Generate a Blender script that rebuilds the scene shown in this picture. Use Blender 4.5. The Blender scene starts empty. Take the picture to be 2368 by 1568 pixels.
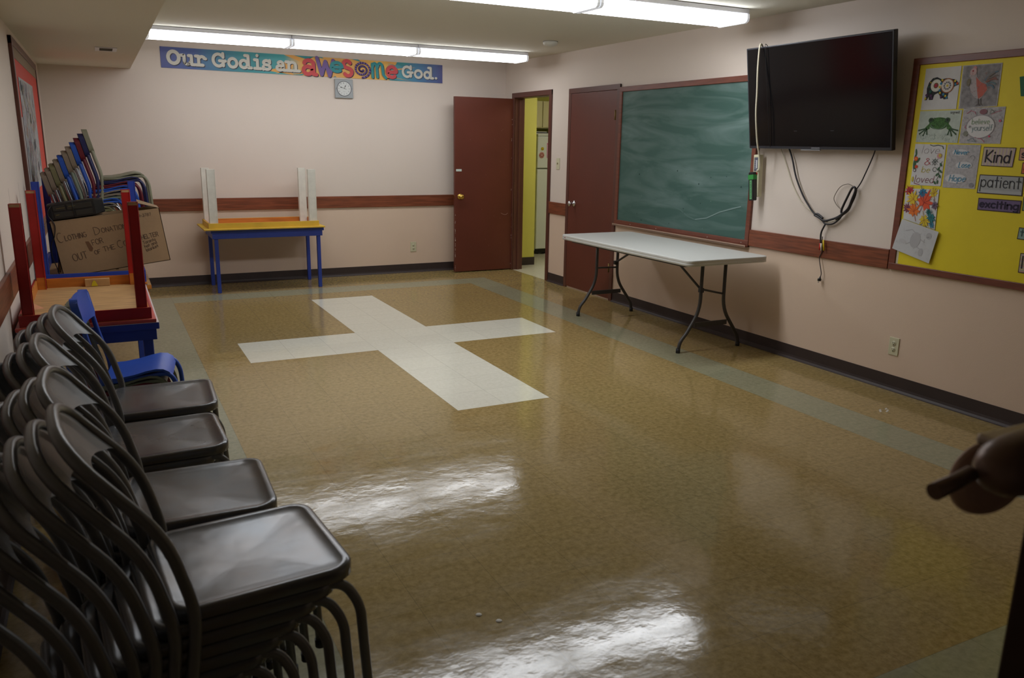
import bpy, bmesh, math, random
from mathutils import Vector, Matrix
random.seed(7)
S = bpy.context.scene
COL = S.collection
PI = math.pi
V = Vector

# ------------------------------------------------------------------ place
XL, XR, YB, YN, ZC = -0.42, 4.45, 9.04, 0.35, 2.44
T = 0.3048
TA, TB = 0.5178, 4.0998          # a tile corner of the floor grid

# ------------------------------------------------------------------ materials
def nodes(name):
    m = bpy.data.materials.new(name); m.use_nodes = True
    nt = m.node_tree
    return m, nt, nt.nodes['Principled BSDF']

def lin(c):
    return tuple((x / 12.92 if x <= 0.04045 else ((x + 0.055) / 1.055) ** 2.4) for x in c)

def srgb(r, g, b):
    return lin((r / 255, g / 255, b / 255)) + (1,)

_cache = {}
def mat(name, col, rough=0.5, metal=0.0, var=0.0, scale=8.0, bump=0.0, bscale=60.0, coat=0.0,
        spec=0.5, stretch=None, emit=None, estr=0.0, var2=None):
    if name in _cache: return _cache[name]
    m, nt, p = nodes(name)
    c = col if len(col) == 4 else tuple(col) + (1,)
    p.inputs['Base Color'].default_value = c
    p.inputs['Roughness'].default_value = rough
    p.inputs['Metallic'].default_value = metal
    p.inputs['Specular IOR Level'].default_value = spec
    p.inputs['Coat Weight'].default_value = coat
    p.inputs['Coat Roughness'].default_value = 0.15
    tc = nt.nodes.new('ShaderNodeTexCoord')
    src = tc.outputs['Object']
    if stretch:
        mp = nt.nodes.new('ShaderNodeMapping'); mp.inputs['Scale'].default_value = stretch
        nt.links.new(src, mp.inputs['Vector']); src = mp.outputs['Vector']
    if var or var2:
        n = nt.nodes.new('ShaderNodeTexNoise'); n.inputs['Scale'].default_value = scale
        n.inputs['Detail'].default_value = 5
        nt.links.new(src, n.inputs['Vector'])
        mx = nt.nodes.new('ShaderNodeMix'); mx.data_type = 'RGBA'
        rp = nt.nodes.new('ShaderNodeMapRange')
        rp.inputs['From Min'].default_value = 0.35; rp.inputs['From Max'].default_value = 0.65
        nt.links.new(n.outputs['Fac'], rp.inputs['Value'])
        nt.links.new(rp.outputs['Result'], mx.inputs['Factor'])
        a = tuple(x * (1 - var) for x in c[:3]) + (1,)
        b = var2 if var2 else tuple(min(1, x * (1 + var)) for x in c[:3]) + (1,)
        if var2: a = c
        mx.inputs[6].default_value = a; mx.inputs[7].default_value = b
        nt.links.new(mx.outputs[2], p.inputs['Base Color'])
    if bump:
        n2 = nt.nodes.new('ShaderNodeTexNoise'); n2.inputs['Scale'].default_value = bscale
        n2.inputs['Detail'].default_value = 3
        nt.links.new(src, n2.inputs['Vector'])
        bp = nt.nodes.new('ShaderNodeBump'); bp.inputs['Strength'].default_value = bump
        bp.inputs['Distance'].default_value = 0.01
        nt.links.new(n2.outputs['Fac'], bp.inputs['Height'])
        nt.links.new(bp.outputs['Normal'], p.inputs['Normal'])
    if emit:
        p.inputs['Emission Color'].default_value = tuple(emit) + (1,)
        p.inputs['Emission Strength'].default_value = estr
    _cache[name] = m
    return m

def flat(r, g, b, rough=0.75):
    return mat('ink_%d_%d_%d' % (r, g, b), srgb(r, g, b), rough=rough)

def math_node(nt, op, a, b=None, c=None):
    n = nt.nodes.new('ShaderNodeMath'); n.operation = op
    for i, v in enumerate((a, b, c)):
        if v is None: continue
        if isinstance(v, (int, float)): n.inputs[i].default_value = v
        else: nt.links.new(v, n.inputs[i])
    return n.outputs[0]

def floor_material():
    m, nt, p = nodes('vinyl_tile_floor')
    geo = nt.nodes.new('ShaderNodeNewGeometry')
    sep = nt.nodes.new('ShaderNodeSeparateXYZ'); nt.links.new(geo.outputs['Position'], sep.inputs[0])
    X, Y = sep.outputs[0], sep.outputs[1]
    M = lambda op, a, b=None, c=None: math_node(nt, op, a, b, c)
    def inside(v, lo, hi): return M('MULTIPLY', M('GREATER_THAN', v, lo), M('LESS_THAN', v, hi))
    def rect(x0, x1, y0, y1): return M('MULTIPLY', inside(X, x0, x1), inside(Y, y0, y1))
    a, b = TA, TB
    cross = M('MAXIMUM', rect(a + 4*T, a + 6*T, b, b + 12*T), rect(a + T, a + 9*T, b + 5*T, b + 7*T))
    outer = rect(a - T, a + 11*T, b - 10*T, b + 14*T)
    inner = rect(a, a + 10*T, b - 9*T, b + 13*T)
    strip = M('SUBTRACT', outer, inner)
    # mottled vinyl
    n1 = nt.nodes.new('ShaderNodeTexNoise'); n1.inputs['Scale'].default_value = 38; n1.inputs['Detail'].default_value = 6
    n1.inputs['Roughness'].default_value = 0.7
    nt.links.new(geo.outputs['Position'], n1.inputs['Vector'])
    def mix(f, c1, c2):
        x = nt.nodes.new('ShaderNodeMix'); x.data_type = 'RGBA'
        if isinstance(f, float): x.inputs['Factor'].default_value = f
        else: nt.links.new(f, x.inputs['Factor'])
        for i, c in ((6, c1), (7, c2)):
            if isinstance(c, tuple): x.inputs[i].default_value = c
            else: nt.links.new(c, x.inputs[i])
        return x.outputs[2]
    rp = nt.nodes.new('ShaderNodeMapRange'); rp.inputs['From Min'].default_value = 0.36; rp.inputs['From Max'].default_value = 0.64
    nt.links.new(n1.outputs['Fac'], rp.inputs['Value']); f = rp.outputs[0]
    tan = mix(f, TAN1, TAN2)
    grn = mix(f, GRN1, GRN2)
    wht = mix(f, WHT1, WHT2)
    # each tile a slightly different batch
    comb = nt.nodes.new('ShaderNodeCombineXYZ')
    nt.links.new(M('FLOOR', M('DIVIDE', M('SUBTRACT', X, a), T)), comb.inputs[0])
    nt.links.new(M('FLOOR', M('DIVIDE', M('SUBTRACT', Y, b), T)), comb.inputs[1])
    wn = nt.nodes.new('ShaderNodeTexWhiteNoise'); wn.noise_dimensions = '2D'; nt.links.new(comb.outputs[0], wn.inputs['Vector'])
    base = mix(strip, tan, grn); base = mix(cross, base, wht)
    hv = nt.nodes.new('ShaderNodeHueSaturation'); nt.links.new(base, hv.inputs['Color'])
    nt.links.new(M('ADD', M('MULTIPLY', wn.outputs['Value'], 0.045), 0.98), hv.inputs['Value'])
    # seams
    fx = M('FRACT', M('DIVIDE', M('SUBTRACT', X, a), T)); fy = M('FRACT', M('DIVIDE', M('SUBTRACT', Y, b), T))
    dx = M('MINIMUM', fx, M('SUBTRACT', 1.0, fx)); dy = M('MINIMUM', fy, M('SUBTRACT', 1.0, fy))
    d = M('MINIMUM', dx, dy)
    seam = M('LESS_THAN', d, 0.0045)
    col = mix(M('MULTIPLY', seam, 0.30), hv.outputs[0], (0.03, 0.025, 0.02, 1))
    nt.links.new(col, p.inputs['Base Color'])
    # worn wax: gloss with slow waves
    n2 = nt.nodes.new('ShaderNodeTexNoise'); n2.inputs['Scale'].default_value = 5.5; n2.inputs['Detail'].default_value = 5
    n2.inputs['Roughness'].default_value = 0.6
    mp = nt.nodes.new('ShaderNodeMapping'); mp.inputs['Scale'].default_value = (0.7, 1.6, 1)
    nt.links.new(geo.outputs['Position'], mp.inputs['Vector']); nt.links.new(mp.outputs[0], n2.inputs['Vector'])
    r = nt.nodes.new('ShaderNodeMapRange'); r.inputs['From Min'].default_value = 0.35; r.inputs['From Max'].default_value = 0.65
    r.inputs['To Min'].default_value = 0.08; r.inputs['To Max'].default_value = 0.15
    nt.links.new(n2.outputs['Fac'], r.inputs['Value']); nt.links.new(r.outputs[0], p.inputs['Roughness'])
    n3 = nt.nodes.new('ShaderNodeTexNoise'); n3.inputs['Scale'].default_value = 6.0; n3.inputs['Detail'].default_value = 4
    n3.inputs['Roughness'].default_value = 0.55
    mp3 = nt.nodes.new('ShaderNodeMapping'); mp3.inputs['Scale'].default_value = (1.0, 1.15, 1)
    nt.links.new(geo.outputs['Position'], mp3.inputs['Vector']); nt.links.new(mp3.outputs[0], n3.inputs['Vector'])
    sc_ = nt.nodes.new('ShaderNodeSeparateColor'); nt.links.new(wn.outputs['Color'], sc_.inputs[0])
    tilt = M('ADD', M('MULTIPLY', M('SUBTRACT', sc_.outputs[0], 0.5), fx), M('MULTIPLY', M('SUBTRACT', sc_.outputs[1], 0.5), fy))
    h = M('ADD', M('MULTIPLY', n3.outputs['Fac'], 1.0), M('MULTIPLY', tilt, 1.2))
    bp = nt.nodes.new('ShaderNodeBump'); bp.inputs['Strength'].default_value = 0.27; bp.inputs['Distance'].default_value = 0.006
    nt.links.new(h, bp.inputs['Height']); nt.links.new(bp.outputs[0], p.inputs['Normal'])
    p.inputs['Specular IOR Level'].default_value = 0.42
    return m
TAN1, TAN2 = srgb(138, 118, 72), srgb(170, 148, 98)
GRN1, GRN2 = srgb(138, 138, 112), srgb(156, 155, 128)
WHT1, WHT2 = srgb(218, 216, 200), srgb(228, 226, 212)

def board_material():
    m, nt, p = nodes('chalky_green_board')
    tc = nt.nodes.new('ShaderNodeTexCoord')
    def noise(scale, mapscale, rot=(0, 0, 0), detail=5, dist=0.0):
        mp = nt.nodes.new('ShaderNodeMapping'); mp.inputs['Scale'].default_value = mapscale; mp.inputs['Rotation'].default_value = rot
        nt.links.new(tc.outputs['Object'], mp.inputs[0])
        n = nt.nodes.new('ShaderNodeTexNoise'); n.inputs['Scale'].default_value = scale; n.inputs['Detail'].default_value = detail
        n.inputs['Distortion'].default_value = dist
        nt.links.new(mp.outputs[0], n.inputs['Vector']); return n.outputs['Fac']
    M = lambda op, a, b=None: math_node(nt, op, a, b)
    swipe = noise(1.7, (1, 0.6, 3.2), (0.12, 0, 0), 6, 1.6)
    cloud = noise(1.6, (1, 1, 1), (0, 0, 0), 3, 0.4)
    sep = nt.nodes.new('ShaderNodeSeparateXYZ'); nt.links.new(tc.outputs['Object'], sep.inputs[0])
    # more chalk towards the upper right of the board (where it was wiped last)
    k = M('ADD', M('MULTIPLY', sep.outputs[2], 0.33), M('MULTIPLY', sep.outputs[1], -0.18))
    s = M('MULTIPLY', M('SUBTRACT', swipe, 0.40), M('ADD', M('MULTIPLY', cloud, 1.2), M('ADD', k, 0.25)))
    s2 = nt.nodes.new('ShaderNodeMapRange'); s2.inputs['From Min'].default_value = 0.0; s2.inputs['From Max'].default_value = 0.42
    s2.inputs['To Min'].default_value = 0.02; s2.inputs['To Max'].default_value = 0.62
    nt.links.new(s, s2.inputs['Value'])
    mx = nt.nodes.new('ShaderNodeMix'); mx.data_type = 'RGBA'
    mx.inputs[6].default_value = srgb(58, 92, 84); mx.inputs[7].default_value = srgb(140, 162, 160)
    nt.links.new(s2.outputs[0], mx.inputs['Factor']); nt.links.new(mx.outputs[2], p.inputs['Base Color'])
    p.inputs['Roughness'].default_value = 0.7
    return m

def banner_material():
    m, nt, p = nodes('printed_banner')
    tc = nt.nodes.new('ShaderNodeTexCoord')
    sep = nt.nodes.new('ShaderNodeSeparateXYZ'); nt.links.new(tc.outputs['Object'], sep.inputs[0])
    n = nt.nodes.new('ShaderNodeTexNoise'); n.inputs['Scale'].default_value = 4.0
    nt.links.new(tc.outputs['Object'], n.inputs['Vector'])
    M = lambda op, a, b=None: math_node(nt, op, a, b)
    f = M('ADD', M('DIVIDE', sep.outputs[0], 2.985), M('MULTIPLY', M('SUBTRACT', n.outputs['Fac'], 0.5), 0.05))
    cr = nt.nodes.new('ShaderNodeValToRGB'); nt.links.new(f, cr.inputs['Fac'])
    e = cr.color_ramp.elements
    e[0].position = 0; e[0].color = srgb(48, 58, 140)
    e[1].position = 1; e[1].color = srgb(48, 52, 128)
    for pos, c in ((0.10, (40, 74, 150)), (0.17, (30, 110, 150)), (0.27, (25, 140, 150)), (0.40, (40, 160, 165)), (0.455, (232, 172, 66)),
                   (0.60, (226, 164, 66)), (0.78, (236, 180, 60)), (0.80, (40, 150, 160)), (0.90, (32, 110, 160))):
        x = e.new(pos); x.color = srgb(*c)
    nt.links.new(cr.outputs[0], p.inputs['Base Color']); p.inputs['Roughness'].default_value = 0.35
    return m

def panel_material():
    """left wall: painted sheets with thin vertical joints"""
    m, nt, p = nodes('painted_wall_panels')
    geo = nt.nodes.new('ShaderNodeNewGeometry')
    sep = nt.nodes.new('ShaderNodeSeparateXYZ'); nt.links.new(geo.outputs['Position'], sep.inputs[0])
    M = lambda op, a, b=None: math_node(nt, op, a, b)
    fr = M('FRACT', M('DIVIDE', sep.outputs[1], 0.61))
    seam = M('MULTIPLY', M('LESS_THAN', fr, 0.012), M('LESS_THAN', sep.outputs[2], 1.25))
    mx = nt.nodes.new('ShaderNodeMix'); mx.data_type = 'RGBA'
    mx.inputs[6].default_value = srgb(*WALLUP); mx.inputs[7].default_value = srgb(105, 92, 85)
    nt.links.new(seam, mx.inputs['Factor']); nt.links.new(mx.outputs[2], p.inputs['Base Color'])
    p.inputs['Roughness'].default_value = 0.6
    return m
WALLUP = (222, 209, 198)
WALLLO = (221, 197, 176)

m_wall = mat('cream_pink_wall_paint', srgb(*WALLUP), rough=0.55, bump=0.10, bscale=220, var=0.015, scale=1.3)
m_walllo = mat('pinker_lower_wall_paint', srgb(*WALLLO), rough=0.55, bump=0.10, bscale=220, var=0.02, scale=1.5)
m_ceil = mat('ceiling_paint', srgb(222, 218, 204), rough=0.9, bump=0.25, bscale=150)
m_rail = mat('stained_wood_rail', srgb(122, 66, 42), rough=0.4, stretch=(1.5, 1.5, 22), scale=3, var=0.28, bump=0.05, bscale=30)
m_frame = mat('brown_painted_trim', srgb(92, 53, 43), rough=0.38, var=0.06, scale=3)
m_frame2 = mat('stained_board_frame', srgb(112, 60, 44), rough=0.4, stretch=(1, 1, 8), scale=6, var=0.15)
m_door = mat('oxblood_door_paint', srgb(98, 46, 33), rough=0.42, var=0.07, scale=2.0)
m_base = mat('dark_rubber_base', srgb(54, 42, 40), rough=0.55, var=0.1, scale=6)
m_grey = mat('grey_enamelled_steel', srgb(104, 108, 112), rough=0.27, metal=0.2, spec=0.6, var=0.10, scale=7, var2=None)
m_greyd = mat('grey_painted_tube', srgb(108, 109, 110), rough=0.3, metal=0.12, var=0.1, scale=10)
m_seat = mat('worn_grey_seat_enamel', srgb(94, 98, 104), rough=0.24, metal=0.3, spec=0.6, scale=5.5, var2=srgb(98, 90, 86), bump=0.2, bscale=6)
m_rubber = mat('black_rubber', srgb(32, 32, 34), rough=0.6)
m_chrome = mat('chrome', srgb(205, 205, 208), rough=0.14, metal=1)
m_chromed = mat('dull_chrome_tube', srgb(170, 170, 174), rough=0.25, metal=1)
m_brass = mat('brass', srgb(214, 178, 92), rough=0.2, metal=1)
m_oldbr = mat('tarnished_brass', srgb(128, 104, 66), rough=0.4, metal=0.8)
m_black = mat('black_plastic', srgb(24, 24, 26), rough=0.35)
m_blacks = mat('black_cable', srgb(36, 34, 40), rough=0.45)
m_whitecab = mat('cream_cable', srgb(205, 198, 175), rough=0.45)
m_ivory = mat('ivory_plastic', srgb(206, 202, 172), rough=0.4)
m_white_g = mat('white_speckled_plastic', srgb(205, 206, 202), rough=0.45, var=0.04, scale=260, bump=0.05, bscale=300)
m_tleg = mat('charcoal_table_leg', srgb(72, 70, 70), rough=0.4, metal=0.3)
m_blue = mat('blue_paint', srgb(42, 66, 160), rough=0.42, var=0.07, scale=7)
m_red = mat('red_paint', srgb(158, 24, 22), rough=0.42, var=0.14, scale=6)
m_redt = mat('faded_red_tabletop', srgb(190, 82, 72), rough=0.45, var=0.12, scale=14)
m_yel = mat('yellow_paint', srgb(218, 180, 60), rough=0.5, scale=4.5, var=0.1)
m_wht = mat('chipped_white_paint', srgb(222, 220, 210), rough=0.55, scale=18, var=0.05)
m_ply = mat('bare_plywood', srgb(186, 146, 96), rough=0.6, stretch=(2, 14, 2), scale=3, var=0.18)
m_orange = mat('varnished_pine', srgb(198, 120, 44), rough=0.5, stretch=(1.5, 9, 9), scale=3, var=0.16)
m_lam = mat('white_laminate', srgb(214, 206, 206), rough=0.35)
m_card = mat('cardboard', srgb(158, 128, 94), rough=0.8, var=0.05, scale=5, bump=0.08, bscale=40)
m_ink = mat('marker_ink', srgb(92, 72, 56), rough=0.8)
m_tvs = mat('television_screen_glass', srgb(12, 12, 15), rough=0.13, spec=0.45)
m_tvf = mat('television_bezel', srgb(46, 47, 54), rough=0.35)
m_lens = mat('lit_acrylic_lens', (0.9, 0.9, 0.9), rough=0.4, emit=(0.93, 0.96, 1.0), estr=7.6)
m_lens2 = mat('brighter_lit_acrylic_lens', (0.9, 0.9, 0.9), rough=0.4, emit=(0.93, 0.96, 1.0), estr=13.0)
m_lhouse = mat('white_fixture_enamel', srgb(215, 215, 222), rough=0.35)
m_grout = mat('screw_metal', srgb(190, 190, 190), rough=0.3, metal=1)

# ------------------------------------------------------------------ mesh helpers
class MB:
    def __init__(s): s.bm = bmesh.new(); s.mats = []
    def mi(s, m):
        if m not in s.mats: s.mats.append(m)
        return s.mats.index(m)
    def face(s, pts, m, smooth=False):
        vs = [s.bm.verts.new(p) for p in pts]
        f = s.bm.faces.new(vs); f.material_index = s.mi(m); f.smooth = smooth; return f
    def box(s, a, b, m, M=None, bev=0.0):
        bm2 = bmesh.new(); bmesh.ops.create_cube(bm2, size=1)
        c = [(a[i] + b[i]) / 2 for i in range(3)]; d = [abs(b[i] - a[i]) for i in range(3)]
        for v in bm2.verts: v.co = V((v.co.x * d[0] + c[0], v.co.y * d[1] + c[1], v.co.z * d[2] + c[2]))
        if bev > 0: bmesh.ops.bevel(bm2, geom=bm2.edges[:], offset=min(bev, min(d) * 0.45), segments=2, profile=0.5, affect='EDGES')
        s.merge(bm2, m, M, smooth=False)
    def merge(s, bm2, m, M=None, smooth=True):
        i = s.mi(m) if m is not None else None
        vm = {}
        for v in bm2.verts: vm[v] = s.bm.verts.new(M @ v.co if M else v.co)
        for f in bm2.faces:
            try: g = s.bm.faces.new([vm[v] for v in f.verts])
            except ValueError: continue
            g.material_index = i if i is not None else f.material_index; g.smooth = smooth
        bm2.free()
    def grid(s, rows, m, closeu=False, smooth=True):
        vv = [[s.bm.verts.new(p) for p in r] for r in rows]; i = s.mi(m)
        for a in range(len(vv) - 1):
            n = len(vv[a])
            for b in range(n if closeu else n - 1):
                c = (b + 1) % n
                f = s.bm.faces.new((vv[a][b], vv[a][c], vv[a + 1][c], vv[a + 1][b])); f.material_index = i; f.smooth = smooth
        return vv
    def tube(s, pts, r, m, n=10, caps=True, radii=None):
        pts = [V(p) for p in pts]
        tg = []
        for k in range(len(pts)):
            a = pts[max(0, k - 1)]; b = pts[min(len(pts) - 1, k + 1)]
            t = (b - a); tg.append(t.normalized() if t.length > 1e-9 else V((0, 0, 1)))
        up = V((0, 0, 1)) if abs(tg[0].z) < 0.9 else V((1, 0, 0))
        x = tg[0].cross(up).normalized(); rows = []
        for k, p in enumerate(pts):
            x = (x - tg[k] * x.dot(tg[k])).normalized(); y = tg[k].cross(x)
            rr = radii[k] if radii else r
            rows.append([p + (x * math.cos(2*PI*j/n) + y * math.sin(2*PI*j/n)) * rr for j in range(n)])
        vv = s.grid(rows, m, closeu=True)
        if caps:
            for e, rev in ((vv[0], False), (vv[-1], True)):
                f = s.bm.faces.new(e if rev else e[::-1]); f.material_index = s.mi(m)
    def lathe(s, prof, m, M=None, n=24):
        bm2 = bmesh.new(); rows = []
        for r, h in prof: rows.append([bm2.verts.new((max(r, 1e-5) * math.cos(2*PI*j/n), max(r, 1e-5) * math.sin(2*PI*j/n), h)) for j in range(n)])
        for a in range(len(rows) - 1):
            for b in range(n):
                c = (b + 1) % n; bm2.faces.new((rows[a][b], rows[a][c], rows[a+1][c], rows[a+1][b]))
        s.merge(bm2, m, M)
    def obj(s, name, parent=None, loc=None, autosmooth=True):
        bmesh.ops.recalc_face_normals(s.bm, faces=s.bm.faces[:]) if s.recalc else None
        me = bpy.data.meshes.new(name); s.bm.to_mesh(me); s.bm.free()
        for m in s.mats: me.materials.append(m)
        o = bpy.data.objects.new(name, me); COL.objects.link(o)
        if parent: o.parent = parent
        if loc: o.location = loc
        return o
    recalc = True

def fillet(pts, r, n=5):
    """round the corners of a polyline; r a number or list"""
    pts = [V(p) for p in pts]; out = [pts[0]]
    for i in range(1, len(pts) - 1):
        p, a, b = pts[i], pts[i-1], pts[i+1]
        ri = r[i-1] if isinstance(r, (list, tuple)) else r
        d1 = (a - p); d2 = (b - p)
        k = min(ri, d1.length * 0.48, d2.length * 0.48)
        A = p + d1.normalized() * k; B = p + d2.normalized() * k
        for j in range(n + 1):
            t = j / n; out.append((1-t)**2 * A + 2*t*(1-t) * p + t*t * B)
    out.append(pts[-1]); return out

def thing(name, label, cat, loc=(0, 0, 0), rz=0.0, group=None):
    o = bpy.data.objects.new(name, None); COL.objects.link(o)
    o.location = loc; o.rotation_euler = (0, 0, rz); o.empty_display_size = 0.05
    o['label'] = label; o['category'] = cat
    if group: o['group'] = group
    return o
def tag(o, label, cat, group=None):
    o['label'] = label; o['category'] = cat
    if group: o['group'] = group
    return o
def struct(o, label=None):
    o['kind'] = 'structure'
    if label: o['label'] = label
    return o
def kids(o): return [c for c in bpy.data.objects if c.parent == o]
def dup(root, loc, rz, label, group=None, swap=None):
    """copy a thing with its parts and their sub-parts"""
    r = root.copy(); COL.objects.link(r); r.location = loc; r.rotation_euler = (0, 0, rz); r['label'] = label
    if group: r['group'] = group
    for ch in kids(root):
        c = ch.copy(); COL.objects.link(c); c.parent = r
        if swap and ch.name.split('.')[0] in swap: c.data = swap[ch.name.split('.')[0]]
        for g in kids(ch):
            d = g.copy(); COL.objects.link(d); d.parent = c
    return r

# flat artwork on a plane: origin O, axes U (right) and W (up), normal N
class Art:
    def __init__(s, mb, O, U, W, N):
        s.mb, s.O, s.U, s.W, s.N = mb, V(O), V(U), V(W), V(N)
    n = 0
    def P(s, x, y, l=0): return s.O + s.U * x + s.W * y + s.N * (0.0007 * l)
    def poly(s, pts, m, l=1):
        s.n += 1; l = l + (s.n % 13) * .045
        try: s.mb.face([s.P(x, y, l) for x, y in pts], m)
        except ValueError: pass
    def rect(s, x0, y0, x1, y1, m, l=1): s.poly([(x0, y0), (x1, y0), (x1, y1), (x0, y1)], m, l)
    def disc(s, cx, cy, r, m, l=1, ry=None, n=16, rot=0):
        ry = ry or r; c, sn = math.cos(rot), math.sin(rot)
        s.poly([(cx + r*math.cos(2*PI*k/n)*c - ry*math.sin(2*PI*k/n)*sn, cy + r*math.cos(2*PI*k/n)*sn + ry*math.sin(2*PI*k/n)*c) for k in range(n)], m, l)
    def stroke(s, pts, w, m, l=1, joints=True):
        for k in range(len(pts) - 1):
            (x0, y0), (x1, y1) = pts[k], pts[k+1]
            d = math.hypot(x1-x0, y1-y0)
            if d < 1e-7: continue
            nx, ny = -(y1-y0)/d*w/2, (x1-x0)/d*w/2
            s.poly([(x0-nx, y0-ny), (x1-nx, y1-ny), (x1+nx, y1+ny), (x0+nx, y0+ny)], m, l)
        if joints:
            for x, y in pts: s.disc(x, y, w/2, m, l, n=8)

def arc(cx, cy, rx, ry, a0, a1, n=14):
    return [(cx + rx*math.cos(math.radians(a0+(a1-a0)*k/n)), cy + ry*math.sin(math.radians(a0+(a1-a0)*k/n))) for k in range(n+1)]

# a small single-line alphabet, cell 1 high (x-height .62), returns strokes and width
G = {
'A': ([[(0,0),(.3,1),(.6,0)],[(.1,.35),(.5,.35)]],.6), 'C': ([arc(.35,.5,.35,.5,60,300)],.6),
'D': ([[(0,0),(0,1)],arc(0,.5,.55,.5,90,-90)],.58), 'E': ([[(.5,1),(0,1),(0,0),(.5,0)],[(0,.5),(.4,.5)]],.5),
'F': ([[(.5,1),(0,1),(0,0)],[(0,.5),(.4,.5)]],.5), 'G': ([arc(.35,.5,.35,.5,50,330)+[(.66,.45),(.42,.45)]],.66),
'H': ([[(0,0),(0,1)],[(.5,0),(.5,1)],[(0,.5),(.5,.5)]],.5), 'I': ([[(.05,0),(.05,1)]],.1),
'K': ([[(0,0),(0,1)],[(.5,1),(0,.42),(.55,0)]],.52), 'L': ([[(0,1),(0,0),(.45,0)]],.45),
'N': ([[(0,0),(0,1),(.5,0),(.5,1)]],.5), 'O': ([arc(.33,.5,.33,.5,0,360,18)],.66),
'R': ([[(0,0),(0,1),(.35,1),(.48,.85),(.48,.65),(.35,.52),(0,.52)],[(.25,.52),(.52,0)]],.52),
'S': ([arc(.28,.75,.26,.25,40,250,8)+arc(.26,.26,.26,.26,80,-140,8)],.54), 'T': ([[(0,1),(.6,1)],[(.3,1),(.3,0)]],.6),
'U': ([[(0,1),(0,.3)]+arc(.27,.28,.27,.28,180,360,8)+[(.54,1)]],.54),
'a': ([arc(.24,.3,.24,.3,0,360),[(.48,.6),(.48,0)]],.5), 'b': ([[(0,1),(0,0)],arc(.24,.3,.24,.3,0,360)],.48),
'c': ([arc(.24,.3,.24,.3,50,310)],.42), 'd': ([arc(.24,.3,.24,.3,0,360),[(.48,1),(.48,0)]],.5),
'e': ([[(.02,.32),(.46,.32)]+arc(.24,.3,.22,.3,5,310)],.46), 'f': ([arc(.3,.82,.15,.17,40,180,6)+[(.15,0)],[(0,.58),(.33,.58)]],.34),
'g': ([arc(.24,.3,.24,.3,0,360),[(.48,.6),(.48,-.15)]+arc(.26,-.15,.22,.2,0,-140,8)],.5), 'h': ([[(0,1),(0,0)],[(0,.35)]+arc(.22,.37,.22,.23,160,0,8)+[(.44,0)]],.46),
'i': ([[(.04,.6),(.04,0)],[(.04,.8),(.045,.84)]],.1), 'l': ([[(.04,1),(.04,0)]],.1), 'k': ([[(0,1),(0,0)],[(.38,.6),(0,.25),(.4,0)]],.4),
'm': ([[(0,.6),(0,0)],arc(.18,.42,.18,.18,170,0,6)+[(.36,0)],arc(.54,.42,.18,.18,170,0,6)+[(.72,0)]],.74),
'n': ([[(0,.6),(0,0)],arc(.21,.38,.21,.22,170,0,8)+[(.42,0)]],.44), 'o': ([arc(.25,.3,.25,.3,0,360)],.5),
'p': ([[(0,.6),(0,-.38)],arc(.24,.3,.24,.3,0,360)],.48), 'r': ([[(0,.6),(0,0)],arc(.2,.36,.2,.24,170,50,6)],.32),
's': ([arc(.2,.46,.17,.15,40,250,7)+arc(.19,.15,.19,.16,80,-140,7)],.4), 't': ([[(.18,.9),(.18,0)],[(0,.58),(.36,.58)]],.36),
'u': ([[(0,.6),(0,.25)]+arc(.21,.22,.21,.22,180,360,8)+[(.42,.6),(.42,0)]],.44), 'v': ([[(0,.6),(.2,0),(.42,.6)]],.42),
'w': ([[(0,.6),(.15,0),(.3,.5),(.45,0),(.6,.6)]],.6), 'x': ([[(0,.6),(.4,0)],[(.4,.6),(0,0)]],.4),
'y': ([[(0,.6),(.2,.03)],[(.42,.6),(.1,-.35)]],.42), '&': ([[(.6,.1),(.2,.75)]+arc(.3,.82,.13,.14,200,-20,8)+[(.05,.3)]+arc(.24,.2,.2,.2,150,360,8)+[(.55,.4)]],.6),
'.': ([[(.03,0),(.04,.02)]],.08), '-': ([[(0,.4),(.3,.4)]],.3), '!': ([[(.04,1),(.04,.3)],[(.04,0),(.045,.02)]],.1),
'0': ([arc(.25,.5,.25,.5,0,360)],.5), '1': ([[(0,.8),(.18,1),(.18,0)]],.2), '2': ([arc(.25,.75,.24,.25,160,-40,8)+[(0,0),(.5,0)]],.5),
'3': ([arc(.22,.76,.22,.24,150,-90,8)+arc(.22,.26,.25,.26,90,-150,8)],.47), '4': ([[(.4,0),(.4,1),(0,.3),(.52,.3)]],.5),
'5': ([[(.45,1),(.05,1),(.03,.58)]+arc(.22,.32,.25,.32,120,-140,8)],.48), '6': ([arc(.25,.28,.24,.28,0,360),[(.4,1),(.03,.35)]],.5),
'7': ([[(0,1),(.5,1),(.18,0)]],.5), '8': ([arc(.25,.75,.2,.24,0,360),arc(.25,.26,.25,.26,0,360)],.5), '9': ([arc(.25,.7,.24,.28,0,360),[(.49,.7),(.3,0)]],.5),
' ': ([], .3),
}
def write(art, text, x, y, h, w, m, l=2, sx=1.0, gap=0.16, slant=0.0, rot=0.0, width=None):
    tot = sum(G[c][1] for c in text) + gap * (len(text) - 1)
    k = sx * h
    if width: k = width / tot
    cx = 0.0; c, s = math.cos(rot), math.sin(rot)
    for ch in text:
        for st in G[ch][0]:
            pp = [((cx + px) * k + slant * py * h, py * h) for px, py in st]
            art.stroke([(x + a*c - b*s, y + a*s + b*c) for a, b in pp], w, m, l)
        cx += G[ch][1] + gap
    return tot * k

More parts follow.
